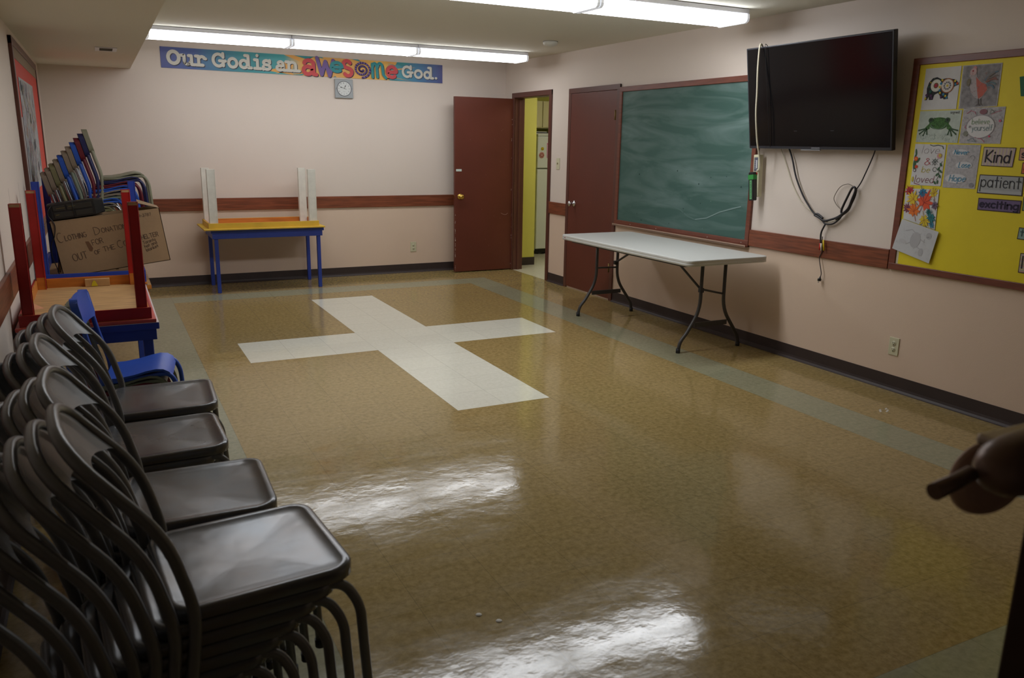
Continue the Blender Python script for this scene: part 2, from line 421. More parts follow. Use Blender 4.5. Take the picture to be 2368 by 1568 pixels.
# ================================================================== ROOM SHELL
OY0, OY1, OZ = 7.945, 8.775, 2.03        # kitchen doorway in the right wall
RZ = 0.84                                # paint changes behind the wood rail
mb = MB(); mb.box((XL - .1, -1.6, -.1), (XR + .0, YB, 0), floor_material()); struct(mb.obj('floor'), 'glossy tan vinyl tile floor with inlaid white cross and pale green border')
m_kfl = mat('beige_kitchen_vinyl', srgb(206, 200, 176), rough=0.25, var=0.05, scale=30)
mb = MB(); mb.box((XR, 6.4, -.1), (7.6, 10.7, 0.001), m_kfl); struct(mb.obj('floor'), 'beige kitchen floor beyond the doorway')
mb = MB(); mb.box((XL - .1, -1.6, ZC), (XR + .15, YB + .1, ZC + .1), m_ceil); struct(mb.obj('ceiling'), 'plain painted ceiling')
mb = MB(); mb.box((XL, YN, 2.165), (0.37, YB, ZC), m_ceil); struct(mb.obj('trim_1'), 'boxed soffit along the left wall')

def wall(name, segs, label):
    mb = MB()
    for a, b in segs:
        if a[2] < RZ < b[2]:
            mb.box(a, (b[0], b[1], RZ), m_walllo); mb.box((a[0], a[1], RZ), b, m_wall)
        else: mb.box(a, b, m_wall if a[2] >= RZ else m_walllo)
    return struct(mb.obj(name), label)
wall('wall_back', [((XL, YB, 0), (XR, YB + .12, ZC))], 'cream pink back wall under the banner')
wall('wall_right', [((XR, YN - .1, 0), (XR + .12, OY0, ZC)), ((XR, OY1, 0), (XR + .12, YB + .12, ZC)), ((XR, OY0, OZ), (XR + .12, OY1, ZC))], 'cream pink right wall with chalkboard and television')
mb = MB(); mb.box((XL - .1, -1.6, 0), (XL, YB, ZC), panel_material()); struct(mb.obj('wall_left'), 'painted panel wall behind the stacked chairs')
wall('wall_front', [((1.62, YN - .12, 0), (XR, YN, ZC)), ((XL, YN - .12, 2.08), (1.62, YN, ZC))], 'wall with the entrance doorway')
# rails and bases
def strip(name, a, b, m, label, bev=.003):
    mb = MB(); mb.box(a, b, m, bev=bev); return struct(mb.obj(name), label)
strip('trim_2', (XL, YB - .018, .779), (3.80, YB, .906), m_rail, 'wood chair rail on the back wall')
strip('trim_2', (3.80, YB - .018, .779), (XR, YB, .906), m_rail, 'wood chair rail behind the open door')
strip('trim_3', (XR - .018, 3.468, .772), (XR, 4.725, .896), m_rail, 'wood chair rail under the television')
strip('trim_4', (XR - .018, 7.52, .765), (XR, 7.885, .892), m_rail, 'short wood rail between the two doors')
strip('trim_5', (XL, YN, .775), (XL + .018, YB, .905), m_rail, 'wood chair rail on the left wall')
def baseboard(name, pts, label):
    """coved rubber base: profile swept along a straight run"""
    (x0, y0), (x1, y1) = pts; mb = MB(); d = V((x1-x0, y1-y0, 0)).normalized(); n = V((-d.y, d.x, 0))
    prof = [(0, .1), (.004, .1), (.005, .03), (.008, .015), (.018, .004), (.026, 0), (0, 0)]
    mb.grid([[V((x, y, 0)) + n * a + V((0, 0, z)) for a, z in prof] for x, y in ((x0, y0), (x1, y1))], m_base, smooth=False)
    return struct(mb.obj(name), label)
baseboard('baseboard_back', [(XR, YB), (XL, YB)], 'dark rubber base along the back wall')
baseboard('baseboard_right', [(XR, YN), (XR, 6.58)], 'dark rubber base along the right wall')
baseboard('baseboard_right', [(XR, 7.52), (XR, 7.885)], 'dark rubber base between the two doors')
baseboard('baseboard_left', [(XL, YB), (XL, YN)], 'dark rubber base along the left wall')

def casing(name, y0, y1, z1, label, w=.055, th=.016, opening=True):
    mb = MB()
    for a, b in ((y0, y0 + w), (y1 - w, y1)): mb.box((XR - th, a, 0), (XR, b, z1), m_frame, bev=.003)
    mb.box((XR - th - .001, y0, z1 - w), (XR, y1, z1), m_frame, bev=.003)
    if opening:
        mb.box((XR, y1 - w - .004, 0), (XR + .125, y1 - w + .012, z1 - w), m_frame)
        mb.box((XR, y0 + w - .012, 0), (XR + .125, y0 + w + .004, z1 - w), m_frame)
        mb.box((XR, y0 + w, z1 - w - .004), (XR + .125, y1 - w, z1 - w + .01), m_frame)
        mb.box((XR + .05, y1 - w - .018, 0), (XR + .08, y1 - w, z1 - w), m_frame)
    return struct(mb.obj(name), label)
casing('trim_6', 7.885, 8.833, 2.084, 'brown frame around the kitchen doorway')
casing('trim_7', 6.578, 7.52, 2.070, 'brown frame around the closed closet door', w=.05, opening=False)

# ------------------------------------------------------------------ doors
def knob(parent, loc, axis, m):
    """round door knob on a rose; axis = direction it sticks out"""
    mb = MB(); q = V(axis).to_track_quat('Z', 'Y').to_matrix().to_4x4(); q.translation = V(loc)
    mb.lathe([(0, 0), (.033, 0), (.033, .004), (.027, .009), (.013, .012), (.011, .03), (.016, .036), (.026, .042), (.029, .052), (.027, .062), (.018, .069), (0, .071)], m, q)
    return mb.obj('door_knob', parent)
d1 = thing('door_1', 'open oxblood red door standing against the back wall', 'door', (4.44, 8.80, 0)); d1['kind'] = 'structure'
mb = MB(); mb.box((3.69 - 4.44, 0, .012), (0, .038, 2.022), m_door, bev=.002)
chip = flat(205, 196, 188)
a = Art(mb, (3.69 - 4.44, -.0008, 0), (1, 0, 0), (0, 0, 1), (0, -1, 0))
for k in range(26):
    z = random.choice([random.uniform(.02, .6), random.uniform(.2, .75)]); a.rect(.001 + random.random()*.004, z, .004 + random.random()*.006, z + random.uniform(.004, .02), chip, 1)
for k in range(14):
    x = .742 - random.random()*.012; z = random.uniform(.02, 1.8); a.rect(x, z, x + .004, z + random.uniform(.004, .015), chip, 1)
a.stroke([(.60, .693), (.64, .675), (.665, .672), (.69, .69)], .004, flat(170, 140, 128), 1)
for k in range(16): a.disc(random.uniform(.1, .72), random.uniform(.1, 1.7), .003, flat(150, 120, 110), 1, n=6)
leaf = mb.obj('door_leaf', d1)
knob(d1, (3.755 - 4.44, 0, .897), (0, -1, 0), m_brass)
mb = MB(); mb.box((.015, -.003, 1.186), (.085, -.0005, 1.212), mat('pale_sticker', srgb(200, 214, 208)), bev=.001); o = mb.obj('tape_label', d1); o.location = (3.69 - 4.44, 0, 0)
mb = MB(); mb.box((-.004, .008, .885), (.001, .030, .91), m_brass); o = mb.obj('latch_plate', d1); o.location = (3.69 - 4.44, 0, 0)

d2 = thing('door_2', 'closed brown closet door left of the chalkboard', 'door', (XR, 6.64, 0)); d2['kind'] = 'structure'
mb = MB(); mb.box((-.012, -.012, .018), (.0, .80 + .03, 2.018), m_door, bev=.002)
a = Art(mb, (-.0135, .83, 0), (0, -1, 0), (0, 0, 1), (-1, 0, 0))
for k in range(14): a.disc(random.uniform(.1, .75), random.uniform(.1, 1.7), .003, flat(140, 100, 90), 1, n=6)
mb.obj('door_leaf', d2)
knob(d2, (-.012, .715, .907), (-1, 0, 0), m_chrome)
for z in (1.79, .326):
    mb = MB(); mb.tube([(-.016, .004, z - .045), (-.016, .004, z + .045)], .006, m_oldbr); mb.box((-.0135, -.012, z - .045), (-.012, .02, z + .045), m_oldbr); mb.obj('hinge', d2)

# entrance door leaf beside the camera, with its lever lock (right edge of the photo)
d3 = thing('door_3', 'dark brown entrance door edge with satin metal lock handle at the right edge of the photo', 'door', (.934, .50, 0)); d3['kind'] = 'structure'
d3.rotation_euler = (0, 0, math.radians(-12))
mb = MB(); mb.box((0, -.042, .01), (.68, .002, 2.03), mat('dark_brown_door', srgb(58, 34, 26), rough=.4, var=.06, scale=2), bev=.003); mb.obj('door_leaf', d3)
m_satin = mat('satin_nickel', srgb(196, 186, 178), rough=0.32, metal=1)
m_bronze = mat('dark_bronze', srgb(124, 100, 88), rough=0.38, metal=0.35)
# ------------------------------------------------------------------ kitchen beyond the doorway
m_kyel = mat('lime_yellow_wall', srgb(214, 208, 96), rough=0.6)
m_cab = mat('cream_cabinet', srgb(214, 206, 158), rough=0.45)
m_fri = mat('white_fridge_enamel', srgb(222, 226, 218), rough=0.3)
mb = MB(); mb.box((4.57, 9.06, 0), (4.895, 10.6, ZC), m_kyel); struct(mb.obj('wall_kitchen'), 'lime yellow wall seen through the doorway')
strip('baseboard_kitchen', (4.57, 9.052, 0), (4.90, 9.06, .10), m_base, 'dark base under the yellow wall', bev=.001)
mb = MB(); mb.box((4.57, 10.55, 0), (7.6, 10.65, ZC), m_kyel); struct(mb.obj('wall_kitchen'), 'far kitchen wall')
mb = MB(); mb.box((7.5, 6.4, 0), (7.6, 10.65, ZC), m_kyel); mb.box((4.57, 6.3, 0), (7.6, 6.4, ZC), m_kyel); struct(mb.obj('wall_kitchen'), 'kitchen side walls')
mb = MB(); mb.box((4.57, 6.3, ZC), (7.6, 10.65, ZC + .1), m_ceil); struct(mb.obj('ceiling'), 'kitchen ceiling')
fr = thing('refrigerator', 'white refrigerator seen through the open kitchen doorway', 'refrigerator', (5.36, 9.92, 0))
mb = MB(); mb.box((0, .02, .05), (.74, .60, 1.62), m_fri, bev=.01); mb.obj('body', fr)
mb = MB(); mb.box((0, -.045, .08), (.74, .015, 1.175), m_fri, bev=.012); mb.obj('refrigerator_door', fr)
mb = MB(); mb.box((0, -.045, 1.19), (.74, .015, 1.615), m_fri, bev=.012); mb.obj('freezer_door', fr)
mb = MB(); mb.box((0, -.05, 1.617), (.74, .6, 1.64), m_fri, bev=.004); mb.obj('top_cover', fr)
mb = MB(); mb.box((.02, .0, .02), (.72, .03, .075), flat(40, 40, 40)); mb.obj('kick_grille', fr)
for x in (.08, .66):
    mb = MB(); mb.box((x, .02, 0), (x + .05, .08, .05), flat(90, 90, 88)); mb.obj('foot', fr)
mb = MB(); mb.lathe([(0, 0), (.022, 0), (.022, .006), (0, .012)], mat('yellow_magnet', srgb(214, 190, 20)), Matrix.Translation((5.432, 9.874, 1.447)) @ Matrix.Rotation(PI/2, 4, 'X')); tag(mb.obj('fridge_magnet'), 'small round yellow magnet on the freezer door', 'magnet')
mb = MB(); mk = Matrix.Translation((5.421, 9.874, 1.362)) @ Matrix.Rotation(PI/2, 4, 'X')
mb.lathe([(0, 0), (.04, 0), (.042, .003), (.036, .008), (0, .009)], mat('pink_magnet', srgb(214, 160, 150)), mk)
for k in range(6): mb.lathe([(0, .009), (.012, .009), (.008, .014), (0, .015)], flat(190, 120, 112), mk @ Matrix.Translation((.024*math.cos(k*PI/3), .024*math.sin(k*PI/3), 0)), n=10)
tag(mb.obj('fridge_magnet'), 'round pink flower magnet on the freezer door', 'magnet')
mb = MB(); a = Art(mb, (5.50, 9.873, 1.325), (1, 0, 0), (0, 0, 1), (0, -1, 0)); a.rect(0, 0, .12, .20, flat(205, 150, 180), 0)
for k in range(5): a.stroke([(.02, .14 - k*.022), (.10, .14 - k*.022)], .003, flat(150, 90, 120))
for k in range(3): a.disc(.02 + k*.035, .185, .012, flat(190, 60, 80), 1)
tag(mb.obj('paper_note'), 'pink notepaper stuck on the freezer door', 'note')
cb = thing('wall_cabinet', 'cream wall cabinet above the refrigerator', 'cabinet', (4.9, 10.0, 1.72))
mb = MB(); mb.box((0, .02, 0), (1.5, .5, .36), m_cab, bev=.003); mb.obj('body', cb)
for k, x in enumerate((.005, .60, 1.12)):
    mb = MB(); mb.box((x, 0, .01), (x + (.585 if k == 0 else .505), .02, .355), m_cab, bev=.004); mb.obj('door', cb)
mb = MB()
for k in range(3):
    z = 1.641 + k*.012; mb.box((5.36 + k*.01, 9.93 + k*.02, z), (5.58 - k*.015, 10.15, z + .011), flat(225, 222, 210) if k != 1 else flat(60, 62, 70), bev=.002)
tag(mb.obj('magazine_pile'), 'pile of magazines on top of the refrigerator', 'magazines')
kl = thing('kitchen_fill_light', 'added unseen fill light on the kitchen ceiling', 'light', (5.7, 8.2, ZC))  # lamp added out of view to brighten the kitchen
mb = MB(); mb.box((-.6, -.15, -.03), (.6, .15, -.001), m_lhouse, bev=.004); mb.obj('housing', kl)
mb = MB(); mb.box((-.58, -.13, -.07), (.58, .13, -.031), mat('kitchen_fill_lens', (.9, .9, .9), emit=(1, .97, .9), estr=13), bev=.01); mb.obj('lens', kl)

# ================================================================== CEILING FITTINGS
def make_light(x0, yc, label):
    t = thing('fluorescent_light', label, 'ceiling light', (x0, yc, ZC), group='two rows of long ceiling lights')
    L = 1.216
    mb = MB(); mb.box((0, -.152, -.036), (L, .152, -.002), m_lhouse, bev=.006); mb.obj('housing', t)
    prof = [(-.150, -.037), (-.153, -.06), (-.147, -.078), (-.128, -.088), (.128, -.088), (.147, -.078), (.153, -.06), (.150, -.037)]
    mb = MB(); mb.grid([[V((x, a, b)) for a, b in prof] for x in (.022, L - .022)], m_lens, smooth=False); mb.obj('lens', t)
    for x in (.002, L - .022):
        mb = MB()
        mb.grid([[V((xx, a * 1.04, b - .005 if b < -.05 else b)) for a, b in prof] for xx in (x, x + .02)], m_lcap, smooth=False)
        for xx in (x, x + .02): mb.face([V((xx, a * 1.04, b - .005 if b < -.05 else b)) for a, b in prof], m_lcap)
        mb.obj('end_cap', t)
    return t
m_lcap = mat('translucent_end_cap', (.85, .87, .9), rough=.4, emit=(.9, .93, 1), estr=.3)
L1 = make_light(.47, 8.0, 'long lit ceiling light at the left end of the row above the banner')
for x, y, lb in ((1.69, 8.0, 'long lit ceiling light in the middle of the row above the banner'),
                 (2.91, 8.0, 'long lit ceiling light at the right end of the row above the banner'),
                 (.46, 4.715, 'long lit ceiling light at the left end of the near row'),
                 (1.68, 4.715, 'long lit ceiling light cut by the top edge of the photo'),
                 (2.90, 4.715, 'large lit ceiling light nearest the television')):
    r = dup(L1, (x, y, ZC), 0, lb)
    if y < 6:
        for c in kids(r):
            if c.name.startswith('lens'):
                if 'lens2' not in bpy.data.meshes: me = c.data.copy(); me.name = 'lens2'; me.materials[0] = m_lens2
                c.data = bpy.data.meshes['lens2']
mb = MB(); mb.lathe([(0, -.046), (.022, -.046), (.028, -.042), (.06, -.034), (.068, -.018), (.068, 0), (.055, 0)], mat('smoke_alarm_plastic', srgb(222, 222, 214), rough=.45), Matrix.Translation((3.87, 6.93, ZC)))
sm = tag(mb.obj('smoke_detector'), 'white round smoke detector on the ceiling', 'smoke detector')
mb = MB(); mb.lathe([(0, -.002), (.07, -.002), (.07, 0)], flat(70, 70, 66), Matrix.Translation((3.87, 6.93, ZC))); mb.obj('mounting_ring', sm)
vt = thing('air_vent', 'small white slotted air vent under the left soffit', 'vent', (.137, 7.19, 2.165))
mb = MB(); mb.box((-.075, -.14, -.006), (-.045, .14, 0), m_lhouse); mb.box((.045, -.14, -.006), (.075, .14, 0), m_lhouse); mb.box((-.045, -.14, -.006), (.045, -.11, 0), m_lhouse); mb.box((-.045, .11, -.006), (.045, .14, 0), m_lhouse)
mb.obj('frame', vt)
mb = MB(); mb.box((-.045, -.11, -.002), (.045, .11, 0), flat(40, 38, 34))
for k in range(9): mb.box((-.045, -.10 + k*.025, -.005), (.045, -.094 + k*.025, -.002), flat(120, 116, 104))
mb.obj('louvre', vt)

# ================================================================== BACK WALL
def outlet(loc, face, label):
    """duplex outlet; face 'x' on right wall, 'y' on back wall"""
    t = thing('power_outlet', label, 'outlet', loc, 0)
    t.rotation_euler = (0, 0, 0 if face == 'y' else -PI/2)
    mb = MB(); mb.box((-.036, -.006, -.058), (.036, 0, .058), m_ivory, bev=.003); mb.obj('cover_plate', t)
    for z in (.02, -.02):
        mb = MB(); q = Matrix.Translation((0, -.006, z)) @ Matrix.Rotation(PI/2, 4, 'X'); mb.lathe([(0, .0022), (.0155, .0022), (.017, 0)], m_ivory, q)
        a = Art(mb, (0, -.0085, z), (1, 0, 0), (0, 0, 1), (0, -1, 0)); dk = flat(50, 46, 40)
        a.rect(-.008, -.001, -.0055, .009, dk); a.rect(.0055, -.001, .008, .009, dk); a.disc(0, -.008, .0035, dk, n=8); mb.obj('socket', t)
    mb = MB(); mb.lathe([(0, .001), (.003, .001), (.003, 0)], m_grout, Matrix.Translation((0, -.006, 0)) @ Matrix.Rotation(PI/2, 4, 'X'), n=8); mb.obj('screw', t)
outlet((3.256, YB, .302), 'y', 'ivory power outlet low on the back wall left of the open door')
outlet((XR, 3.355, .287), 'x', 'ivory power outlet low on the right wall below the bulletin board')
sw = thing('light_switch', 'ivory light switch between the two brown doors', 'switch', (XR, 7.727, 1.305)); sw.rotation_euler = (0, 0, -PI/2)
mb = MB(); mb.box((-.036, -.006, -.06), (.036, 0, .06), m_ivory, bev=.003); mb.obj('cover_plate', sw)
mb = MB(); mb.box((-.005, -.016, -.006), (.005, -.006, .012), flat(150, 140, 110), bev=.002); mb.obj('toggle', sw)

# banner
bn = thing('banner', 'long blue and orange paper banner reading Our God is an awesome God.', 'banner', (.65, YB - .004, 2.188))
SL = -.0055
def bslope(x): return SL * x
mb = MB(); Wb, Hb = 2.985, .199
mb.grid([[V((Wb*i/24, -.002 - .002*math.sin(i*1.7), bslope(Wb*i/24))) for i in range(25)], [V((Wb*i/24, -.002 - .002*math.sin(i*1.1 + 1), bslope(Wb*i/24) + Hb)) for i in range(25)]], banner_material())
mb.grid([[V((Wb*i/24, .003, bslope(Wb*i/24) + z)) for i in range(25)] for z in (0, Hb)], flat(230, 230, 225))
mb.obj('sheet', bn)
BO = V((0, -.0055, 0)); BU = V((1, 0, SL)); BW = V((0, 0, 1)); BNn = V((0, -1, 0))
tl, og = flat(26, 140, 146, .4), flat(232, 168, 70, .4)
for pts_, m_, l_ in (
    ([(1.20, .198), (1.36, .14), (1.40, .198)], og, 1),
    ([(1.12, .12), (1.30, .125), (1.27, .03), (1.10, .005), (1.24, .05)], og, 1),
    ([(1.0, .03), (1.20, .075), (1.30, .0)], og, 1),
    ([(1.30, .198), (1.45, .165), (1.39, .155), (1.52, .198)], tl, 2),
    ([(1.28, .001), (1.42, .02), (1.38, .001)], tl, 2),
    ([(1.5, .198), (1.62, .185), (1.60, .198)], tl, 2),
    ([(1.92, .198), (2.03, .175), (2.0, .198)], tl, 2),
    ([(1.72, .001), (1.735, .012), (1.75, .001)], tl, 2),
    ([(2.30, .198), (2.42, .16), (2.44, .198)], og, 2),
    ([(2.37, .10), (2.66, .155), (2.42, .125)], og, 2),
    ([(2.25, .06), (2.62, .001), (2.40, .03), (2.30, .001)], og, 2),
    ([(2.36, .198), (2.50, .16), (2.60, .198)], tl, 1),
    ([(2.30, .03), (2.45, .001), (2.36, .001)], tl, 2),
):
    mb = MB(); Art(mb, BO, BU, BW, BNn).poly(pts_, m_, l_); mb.obj('printed_ray', bn)
def serif_letter(ch):
    """slab serif skeletons in a unit box: returns strokes (x 0..1, y 0..1 where 1 = glyph top)"""
    if ch == 'O' or ch == 'o': return [arc(.5, .5, .36, .39, 0, 360, 22)]
    if ch == 'u': return [[(.02, .9), (.24, .9), (.24, .35)] + arc(.44, .33, .2, .22, 180, 330, 8) + [(.70, .4)], [(.55, .9), (.74, .9), (.74, .1), (.96, .1)]]
    if ch == 'r': return [[(.04, .9), (.28, .9), (.28, .1)], [(.05, .1), (.62, .1)], arc(.56, .55, .28, .33, 160, 50, 8), [(.74, .72), (.86, .70)]]
    if ch == 'G': return [arc(.48, .5, .36, .40, 50, 330, 20), [(.80, .95), (.80, .70)], [(.55, .46), (.95, .46)], [(.80, .46), (.80, .14)]]
    if ch == 'd': return [arc(.40, .33, .27, .26, 0, 360, 18), [(.50, .93), (.74, .93), (.74, .09), (.96, .09)]]
    if ch == 'i': return [[(.08, .63), (.5, .63), (.5, .07)], [(.05, .07), (.98, .07)], [(.48, .9), (.5, .93)]]
    if ch == 's': return [arc(.48, .70, .30, .20, 30, 250, 10) + arc(.50, .30, .32, .21, 75, -150, 10), [(.80, .92), (.80, .70)], [(.14, .34), (.14, .08)]]
    if ch == 'a': return [arc(.50, .62, .26, .26, 150, 0, 8) + [(.76, .1), (.96, .1)], arc(.42, .30, .28, .21, 0, 360, 14)]
    if ch == 'n': return [[(.02, .9), (.22, .9), (.22, .1)], [(.04, .08), (.42, .08)], arc(.47, .62, .24, .27, 160, 0, 8) + [(.71, .08)], [(.55, .08), (.98, .08)]]
    if ch == '.': return [[(.45, .5), (.55, .5)]]
def fun_letter(ch):
    if ch == 'a': return [arc(.50, .70, .30, .22, 170, 10, 8) + [(.80, .08), (.98, .06)], arc(.42, .30, .28, .24, 0, 360, 14)]
    if ch == 'w': return [[(.10, .97), (.32, .08), (.52, .80), (.72, .04), (.92, .88)]]
    if ch == 'e': return [[(.20, .48), (.80, .50)] + arc(.5, .5, .34, .36, 5, 310, 18)]
    if ch == 's': return [arc(.45, .72, .26, .2, 20, 250, 10) + arc(.52, .28, .30, .22, 80, -150, 10)]
    if ch == 'm': return [[(.12, .85), (.14, .06)], arc(.27, .66, .13, .24, 170, 0, 6) + [(.44, .08)], arc(.60, .66, .16, .26, 170, 0, 6) + [(.80, .25), (.96, .06)]]
white, dark = flat(214, 212, 202, .5), flat(28, 26, 48, .5)
mbs = MB(); ash = Art(mbs, BO, BU, BW, BNn)
LET = [('O',.7,.838),('u',.835,.971),('r',.970,1.086),('G',1.124,1.266),('o',1.275,1.385),('d',1.385,1.519),('i',1.541,1.61),('s',1.619,1.72),('a',1.756,1.863),('n',1.863,2.008)]
HT = {'O': (.030, .145), 'u': (.033, .105), 'r': (.033, .105), 'G': (.030, .145), 'o': (.030, .108), 'd': (.033, .140), 'i': (.033, .150), 's': (.030, .108), 'a': (.030, .108), 'n': (.033, .105)}
for ch, x0, x1 in LET:
    if ch in 'OG' or (ch, x0) in (('i', 1.541), ('a', 1.756)): mbw = MB(); aw = Art(mbw, BO, BU, BW, BNn)
    b, h = HT[ch]; wd = .030 if ch != 'O' else .034
    for st in serif_letter(ch):
        pp = [(x0 - .65 + px*(x1 - x0), b + py*h) for px, py in st]
        aw.stroke(pp, wd, white, 4); ash.stroke([(x + .007, y - .006) for x, y in pp], wd, dark, 3)
    if x1 in (1.086, 1.519, 1.72, 2.008): mbw.obj('printed_word', bn)
mbw = MB(); aw = Art(mbw, BO, BU, BW, BNn)
for ch, x0, x1 in (('G',3.139,3.277),('o',3.283,3.397),('d',3.397,3.523),('.',3.533,3.575)):
    b, h = {'G': (.035, .135), 'o': (.035, .10), 'd': (.037, .13), '.': (.036, .03)}[ch]
    for st in serif_letter(ch):
        pp = [(x0 - .65 + px*(x1 - x0), b + py*h) for px, py in st]
        aw.stroke(pp, .027, white, 4); ash.stroke([(x + .006, y - .005) for x, y in pp], .027, dark, 3)
mbw.obj('printed_word', bn)
mbc = MB(); ac = Art(mbc, BO, BU, BW, BNn)
red, pur, tea = flat(206, 62, 66, .45), flat(112, 84, 150, .45), flat(22, 140, 146, .45)
for ch, x0, x1, b, h, w, m in (('a',2.025,2.187,.006,.165,.040,red),('w',2.172,2.385,.004,.19,.038,pur),('e',2.318,2.493,.045,.125,.034,tea),('s',2.455,2.598,.012,.18,.038,red),('m',2.780,2.963,.012,.175,.030,tea),('e',2.950,3.104,.012,.155,.038,red)):
    for st in fun_letter(ch):
        pp = [(x0 - .65 + px*(x1 - x0), b + py*h) for px, py in st]
        lv = 5 if ch in 'ws' else 6
        ac.stroke(pp, w, m, lv + (1 if m is tea else 0)); ash.stroke([(x + .008, y - .006) for x, y in pp], w, dark, 3)
sp = [(2.684 - .65 + (.012 + .088*t/40)*math.cos(-t*.36 + .3) * 1.0, .098 + (.010 + .076*t/40)*math.sin(-t*.36 + .3)) for t in range(2, 41)]
ac.stroke(sp, .019, pur, 7); ash.stroke([(x + .006, y - .005) for x, y in sp], .019, dark, 3)
mbc.obj('coloured_word', bn); mbs.obj('letter_shadow', bn)

# clock
ck = thing('wall_clock', 'square grey wall clock under the banner', 'clock', (2.476, YB, 2.063))
mb = MB(); mb.box((-.1, -.028, -.1), (.1, 0, .1), mat('grey_clock_case', srgb(158, 163, 166), rough=.35), bev=.006); mb.obj('case', ck)
mb = MB(); q = Matrix.Translation((0, -.0285, 0)) @ Matrix.Rotation(PI/2, 4, 'X')
mb.lathe([(.078, 0), (.080, .003), (.074, .002), (.073, .0)], flat(120, 122, 126), q, n=40); mb.obj('bezel', ck)
mb = MB(); a = Art(mb, (0, -.0292, 0), (1, 0, 0), (0, 0, 1), (0, -1, 0)); a.disc(0, 0, .074, flat(214, 217, 216), 0, n=40)
nk = flat(120, 124, 130)
for h in range(1, 13):
    an = PI/2 - h*PI/6; s_ = str(h); cx, cy = .058*math.cos(an), .058*math.sin(an)
    write(a, s_, cx - .0045*len(s_), cy - .006, .012, .0022, nk, 1, sx=.8)
for k in range(5): a.rect(-.012 + k*.005, -.034, -.009 + k*.005, -.031, nk, 1)
mb.obj('dial', ck)
mb = MB(); a = Art(mb, (0, -.0305, 0), (1, 0, 0), (0, 0, 1), (0, -1, 0)); bk = flat(30, 28, 34)
a.stroke([(0, 0), (.014, .028)], .003, bk, 1); a.stroke([(.010, .020), (.016, .033)], .007, bk, 1); mb.obj('hour_hand', ck)
mb = MB(); a = Art(mb, (0, -.031, 0), (1, 0, 0), (0, 0, 1), (0, -1, 0)); a.stroke([(.024, -.006), (-.040, .016)], .003, bk, 1); a.stroke([(-.028, .012), (-.040, .016)], .007, bk, 1); mb.obj('minute_hand', ck)
for x in (-.086, .086):
    mb = MB(); mb.lathe([(0, .004), (.004, .003), (.005, 0)], m_grout, Matrix.Translation((x, -.028, 0)) @ Matrix.Rotation(PI/2, 4, 'X'), n=10); mb.obj('screw', ck)

# ================================================================== RIGHT WALL
cbd = thing('chalkboard', 'green chalkboard with chalk smears in a brown wood frame', 'chalkboard', (XR, 5.65, 1.40))
def rl(a, b): return ((a[0]-XR, a[1]-5.65, a[2]-1.40), (b[0]-XR, b[1]-5.65, b[2]-1.40))
mb = MB()
for a_, b_ in (((XR-.022, 4.725, .765), (XR, 4.768, 2.038)), ((XR-.022, 6.535, .765), (XR, 6.576, 2.038)), ((XR-.023, 4.725, 1.995), (XR, 6.576, 2.04)), ((XR-.023, 4.725, .765), (XR, 6.576, .812))):
    p_, q_ = rl(a_, b_); mb.box(p_, q_, m_frame2, bev=.003)
mb.obj('frame', cbd)
p_, q_ = rl((XR-.010, 4.766, .810), (XR-.002, 6.537, 1.997)); mb = MB(); mb.box(p_, q_, board_material())
a = Art(mb, (p_[0] - .0006, 6.537 - 5.65, .810 - 1.40), (0, -1, 0), (0, 0, 1), (-1, 0, 0))
chalk = mat('faint_chalk', srgb(126, 150, 146), rough=.8); chalk2 = mat('fainter_chalk', srgb(88, 116, 110), rough=.8)
a.stroke([(.62, .21), (.80, .20), (.95, .17), (1.05, .125), (1.15, .105), (1.3, .13), (1.45, .19), (1.6, .235), (1.69, .25)], .010, chalk2, 1)
a.stroke([(1.16, .107), (1.3, .13), (1.45, .19), (1.69, .252)], .007, chalk, 2)
for k in range(26): a.disc(random.uniform(.1, 1.7), random.uniform(.03, .5), random.uniform(.003, .008), chalk2 if k % 2 else flat(30, 62, 54), 1, n=8)
mb.obj('writing_surface', cbd)
p_, q_ = rl((XR-.045, 4.73, .758), (XR, 6.57, .768)); mb = MB(); mb.box(p_, q_, m_frame2, bev=.003); mb.box((p_[0], p_[1], p_[2]), (p_[0]+.004, q_[1], q_[2]+.008), flat(170, 140, 120)); mb.obj('chalk_tray', cbd)
for y in (5.2, 5.9, 4.8, 6.3):
    mb = MB(); mb.lathe([(0, .002), (.005, .001), (.006, 0)], m_grout, Matrix.Translation((-.022, y - 5.65, -.612)) @ Matrix.Rotation(-PI/2, 4, 'Y'), n=8); mb.obj('screw', cbd)

# television, tipped forward on its bracket
tv = thing('television', 'large black flat television tipped forward on the right wall', 'television', (4.36, 4.101, 1.504))
tx = math.atan2(.105, .696)
MT = Matrix.Rotation(-tx, 4, 'Y')     # local: x = away from wall negative, y = width, z = up
Wt, Ht = .619, .704
mb = MB(); mb.box((0, -Wt, 0), (.035, Wt, Ht), m_tvf, MT, bev=.004); mb.obj('bezel', tv)
mb = MB(); mb.box((-.0012, -Wt + .012, .020), (.004, Wt - .012, Ht - .010), m_tvs, MT); mb.obj('screen', tv)
mb = MB(); mb.box((.034, -.45, .04), (.075, .45, .40), m_black, MT, bev=.012); mb.obj('back_housing', tv)
mb = MB(); mb.box((-.002, -.055, .006), (.0, .02, .013), flat(118, 118, 124), MT); mb.obj('brand_strip', tv)
mb = MB(); mb.box((.004, -.05, -.008), (.02, .12, .0), flat(160, 160, 165), MT, bev=.002); mb.obj('sensor_bar', tv)
mb = MB(); mb.box((.06, -.22, .15), (.088, .22, .21), m_black); mb.box((.06, -.22, .45), (.088, .22, .51), m_black)
for y in (-.16, .16): mb.box((-.02, y - .015, .12), (.065, y + .015, .56), m_black)
mb.obj('wall_bracket', tv)

